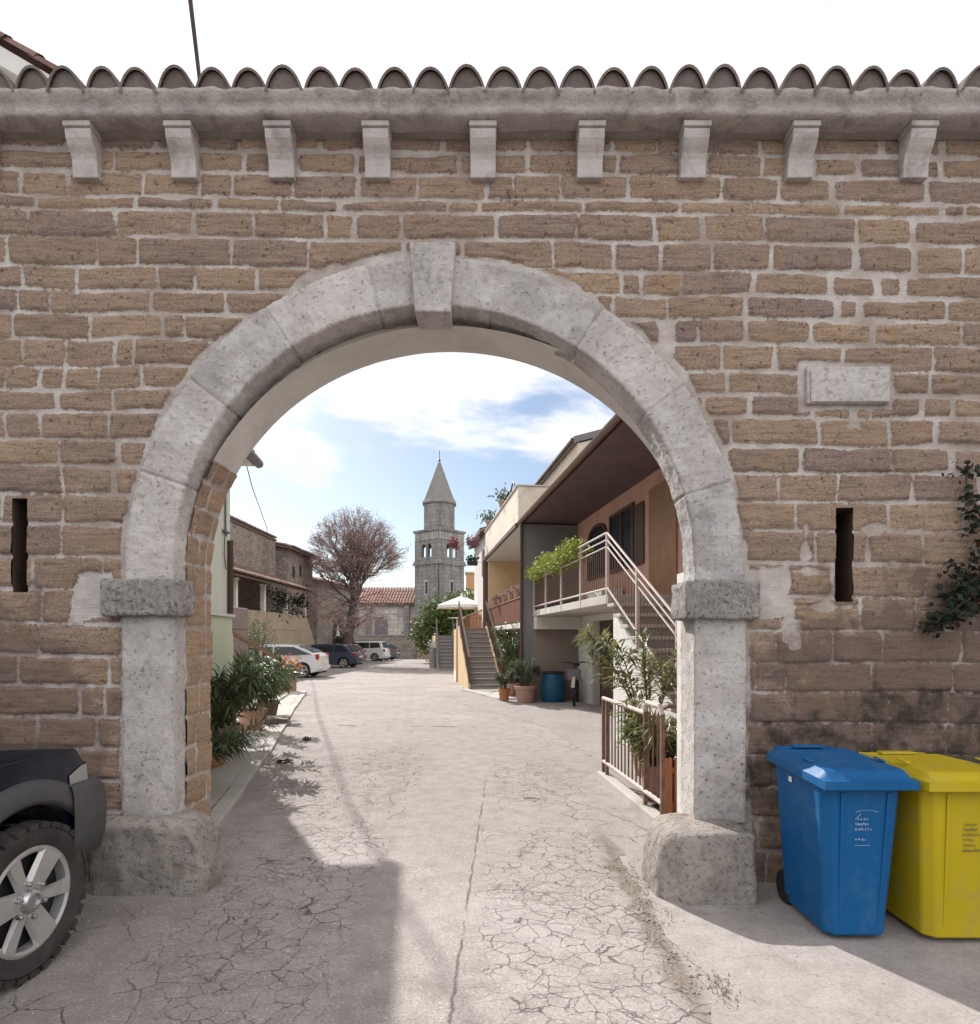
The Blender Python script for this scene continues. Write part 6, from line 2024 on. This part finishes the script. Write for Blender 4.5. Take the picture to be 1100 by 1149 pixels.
def crown_tree(name, loc, lab, blobs, nleaf, size, trunk_h, trunk_r, seed, m_, cat='tree'):
    t = thing(name, loc, lab, cat)
    r = random.Random(seed)
    tr = MB(); tr.tube([(0, 0, -.3), (.05, 0, trunk_h * .5), (0, .05, trunk_h)], [trunk_r * 1.3, trunk_r, trunk_r * .8], 9)
    mb = MB(); vals = []
    for c, rad in blobs:
        c = Vector(c); tr.tube([(0, 0, trunk_h * .8), tuple(c)], [trunk_r * .5, trunk_r * .12], 6)
    tot = sum(rad[0] * rad[1] * rad[2] for c, rad in blobs)
    for c, rad in blobs:
        c = Vector(c); k = int(nleaf * rad[0] * rad[1] * rad[2] / tot)
        # twiggy clumps
        ncl = max(14, k // 26)
        for _ in range(ncl):
            d = Vector((r.gauss(0, 1), r.gauss(0, 1), r.gauss(0, 1))).normalized()
            q = r.uniform(.55, 1.08) * (1 + .22 * nz(d + c, 1.6))
            p = c + Vector((d.x * rad[0], d.y * rad[1], d.z * rad[2])) * q
            b0 = r.uniform(0, .6)
            s_ = .30 * min(rad)
            leaf_cloud(mb, vals, [p + Vector((r.gauss(0, s_), r.gauss(0, s_), r.gauss(0, s_ * .7))) for _ in range(26)], size, r, .55, .2, b0, b0 + .4)
    tr.build('trunk', M['bark'], t, smooth='all', recalc=False)
    leafattr(mb.build('crown', m_, t, recalc=False), vals)
    return t


crown_tree('leafy_tree', (-3.0, 47 - CD, gz(43)), 'dense green tree behind the parasol at the foot of the tower',
           [((-1.3, 0, 2.2), (1.25, 1.3, 1.7)), ((-.2, .2, 3.3), (1.5, 1.4, 1.6)), ((1.2, 0, 3.6), (1.5, 1.4, 1.5)), ((2.4, .2, 2.9), (1.3, 1.3, 1.5)), ((.6, .0, 1.9), (1.5, 1.3, 1.3))],
           16000, .26, 2.0, .16, 5, M['treegreen'])
t = thing('white_flowers', (-3.35, 36.5 - CD, gz(32)), 'small pale flowering plant at the foot of the grey stair', 'plant')
mb = MB(); vals = []; r = random.Random(4)
leaf_cloud(mb, vals, [(r.gauss(0, .2), r.gauss(0, .2), 1.35 + r.gauss(0, .18)) for _ in range(120)], .14, r, .8, .2)
leafattr(mb.build('flowers', M['canvas'], t, recalc=False), vals)
MB().lathe([(.2, 0), (.24, 1.2), (.0, 1.2)], n=12).build('pedestal', M['concrete_grey'], t)

# ---------------------------------------------------------------- overhead cable
t = thing('overhead_cable', (-2.34, 5 - CD, 6.17), 'single dark cable slung over the gateway wall to the stone house', 'cable')
P = [(-12.88, 36.2 - CD, 7.3), (-10.75, 30 - CD, 6.92), (-8.0, 21 - CD, 6.62), (-5.75, 14 - CD, 6.55), (-3.9, 9.2 - CD, 6.35), (-2.34, 5 - CD, 6.17), (-2.12, 4.4 - CD, 6.14), (-1.4, 2 - CD, 6.1), (0.2, -3 - CD, 6.3)]
c_ = MB(); c_.tube(P, .0155, 8); c_.build('cable', M['cablemat'], t, True, smooth='all')

# ---------------------------------------------------------------- left plants
shrub_pot('potted_oleander', (-3.02, 6.3 - CD, .03), 'dark oleander leaning low over the pavement behind the left jamb', .42, .62, 12, 51, M['oleander'], .20, .30, M['terracotta'], L=.17, w=.026, dens=.9, low=.35, lean=(.45, 0))
shrub_pot('potted_oleander', (-3.45, 7.6 - CD, .03), 'big oleander in an orange tub beside the green house', 1.0, 1.0, 24, 52, M['oleander'], .27, .36, M['terracotta'], L=.24, w=.036, dens=.5, low=.2)
shrub_pot('potted_oleander', (-3.75, 8.8 - CD, .03), 'oleander behind the orange tub at the green house corner', .95, .95, 16, 53, M['oleander'], .24, .34, M['pot_pink'], L=.23, w=.036, dens=.5)
shrub_pot('potted_oleander', (-4.05, 10.6 - CD, .03), 'oleander in the row, below the sloping handrail', .9, .8, 12, 54, M['oleander'], .24, .34, M['pot_pink'], L=.20, w=.034, dens=.65)
shrub_pot('potted_shrub', (-4.35, 12.2 - CD, .03), 'yellowish small plant at the end of the left row of pots', .55, .55, 12, 55, M['oleander_lit'], .22, .32, M['wood_grey'], L=.13, w=.03, dens=.8)
t = thing('flower_planter', (-5.85, 18.2 - CD, 0), 'planter of orange flowers on a post at the foot of the handrail', 'planter')
MB().box(-.16, .16, -.16, .16, 0, .48).build('post', M['pot_pink'], t, bevel=.02)
MB().lathe([(.18, .481), (.25, .66), (.25, .70), (0, .70)], n=16).build('pot', M['terracotta'], t)
mb = MB(); vals = []; r = random.Random(14)
leaf_cloud(mb, vals, [(r.gauss(0, .16), r.gauss(0, .16), .78 + r.gauss(0, .12)) for _ in range(260)], .09, r, .8, .2)
leafattr(mb.build('flowers', M['orangeflower'], t, recalc=False), vals)
t = thing('stone_slab', (-4.05, 11.6 - CD, .045), 'flat grey slab lying by the kerb below the plants', 'slab', R(14))
MB().box(-.5, .3, -.35, .35, 0, .06).build('slab', M['concrete_grey'], t, bevel=.01)
MB().box(-.15, .32, -.42, .0, .062, .075).build('grating', M['wood_grey'], t)

# ---------------------------------------------------------------- climber on the right, weeds and litter
t = thing('wall_climber', (3.12, -.03, 2.0), 'dark climbing plant hanging on the wall above the yellow bin', 'climbing plant')
mb = MB(); vals = []; r = random.Random(17); st = MB()
def blob(n, c, s, sz): leaf_cloud(mb, vals, [(c[0] + r.gauss(0, s[0]), -abs(r.gauss(.05, s[1])), c[1] + r.gauss(0, s[2])) for _ in range(n)], sz, r, .75, -.2)
blob(210, (.12, .08), (.12, .05, .10), .055); blob(170, (.0, -.13), (.10, .05, .06), .055); blob(90, (-.16, -.25), (.07, .04, .035), .05)
blob(45, (-.26, -.32), (.04, .03, .025), .05); blob(70, (.18, .28), (.07, .05, .08), .055); blob(40, (-.02, .36), (.03, .02, .07), .05); blob(26, (-.05, .52), (.03, .02, .07), .045); blob(30, (-.06, .68), (.06, .02, .03), .045)
blob(40, (-.14, .0), (.06, .04, .05), .05); blob(200, (.45, .15), (.2, .06, .22), .07)
leafattr(mb.build('foliage', M['ivy'], t, recalc=False), vals)
for pts in ([(.5, -.02, .3), (.2, -.04, .15), (-.05, -.05, -.15), (-.30, -.04, -.34)], [(.2, -.03, .1), (.05, -.03, .35), (-.05, -.03, .55), (-.06, -.03, .7)], [(-.06, -.03, .66), (-.12, -.03, .70)]):
    st.tube(pts, .009, 5)
st.build('stems', M['stem'], t)

mb = MB(); vals = []; r = random.Random(23)
for _ in range(300):
    q = r.random()
    x = .98 + .10 * q + r.gauss(0, .05); y = -.62 + 1.0 * q + r.gauss(0, .06)
    if r.random() < .45: x = 1.05 + r.gauss(0, .035); y = -1.25 + r.gauss(0, .07)
    elif r.random() < .3: x = .86 + r.gauss(0, .06); y = .25 + r.gauss(0, .08)
    if x > 1.0 and -.36 < y < .30: x = .99 - abs(r.gauss(0, .03))
    d = Vector((r.gauss(0, .6), r.gauss(0, .6), .7))
    long_leaf(mb, vals, Vector((x, y, 0)), d, r.uniform(.012, .04), .005, r, r.random(), .4)
o = leafattr(mb.build('weeds', M['weed'], None, recalc=False), vals)
tag(o, 'small dry weeds growing along the broken edge by the right guard stone', 'weeds', kind='stuff')
mb = MB()
for _ in range(320):
    u = r.random()
    if u < .6:
        q = r.random(); x = .92 + .07 * q + r.gauss(0, .06); y = -1.3 + 1.7 * q + r.gauss(0, .05)
    elif u < .8: x = r.uniform(-2.4, -1.3); y = r.gauss(-.4, .2)
    else: x = r.uniform(-2.4, 2); y = r.uniform(-1.6, 3)
    s = abs(r.gauss(.003, .003)) + .002
    if x > 1.0 and -.36 < y < .30: continue
    mb.xf = Matrix.Translation((x, y, .004)) @ Matrix.Rotation(r.uniform(0, 6), 4, 'Z') @ Matrix.Diagonal((s * r.uniform(.7, 1.6), s, s * .7, 1))
    mb.add([(1, 0, 0), (-1, 0, 0), (0, 1, 0), (0, -1, 0), (0, 0, 1), (0, 0, -.6)], [(0, 2, 4), (2, 1, 4), (1, 3, 4), (3, 0, 4), (2, 0, 5), (1, 2, 5), (3, 1, 5), (0, 3, 5)])
mb.xf = None
o = mb.build('gravel', M['gravel']); tag(o, 'loose grit scattered on the road edge', 'grit', kind='stuff')
for x, y, a, lb in ((-2.62, 7.95 - CD, .4, 'crumpled brown dead leaf on the road near the left kerb'), (-2.85, 9.7 - CD, 2., 'smaller dead leaf farther along the left kerb')):
    t = thing('dead_leaf', (x, y, .006), lb, 'leaf', a, 'dead leaves on the road')
    b = MB(); b.surf(lambda i, j: ((i - .5) * .22 * (1 - .3 * abs(j - .5)), (j - .5) * .14 * math.sin(math.pi * (.15 + .7 * i)), .02 + .03 * math.sin(7 * i) * math.cos(5 * j)), 6, 5); b.build('leaf', M['deadleaf'], t, recalc=False)
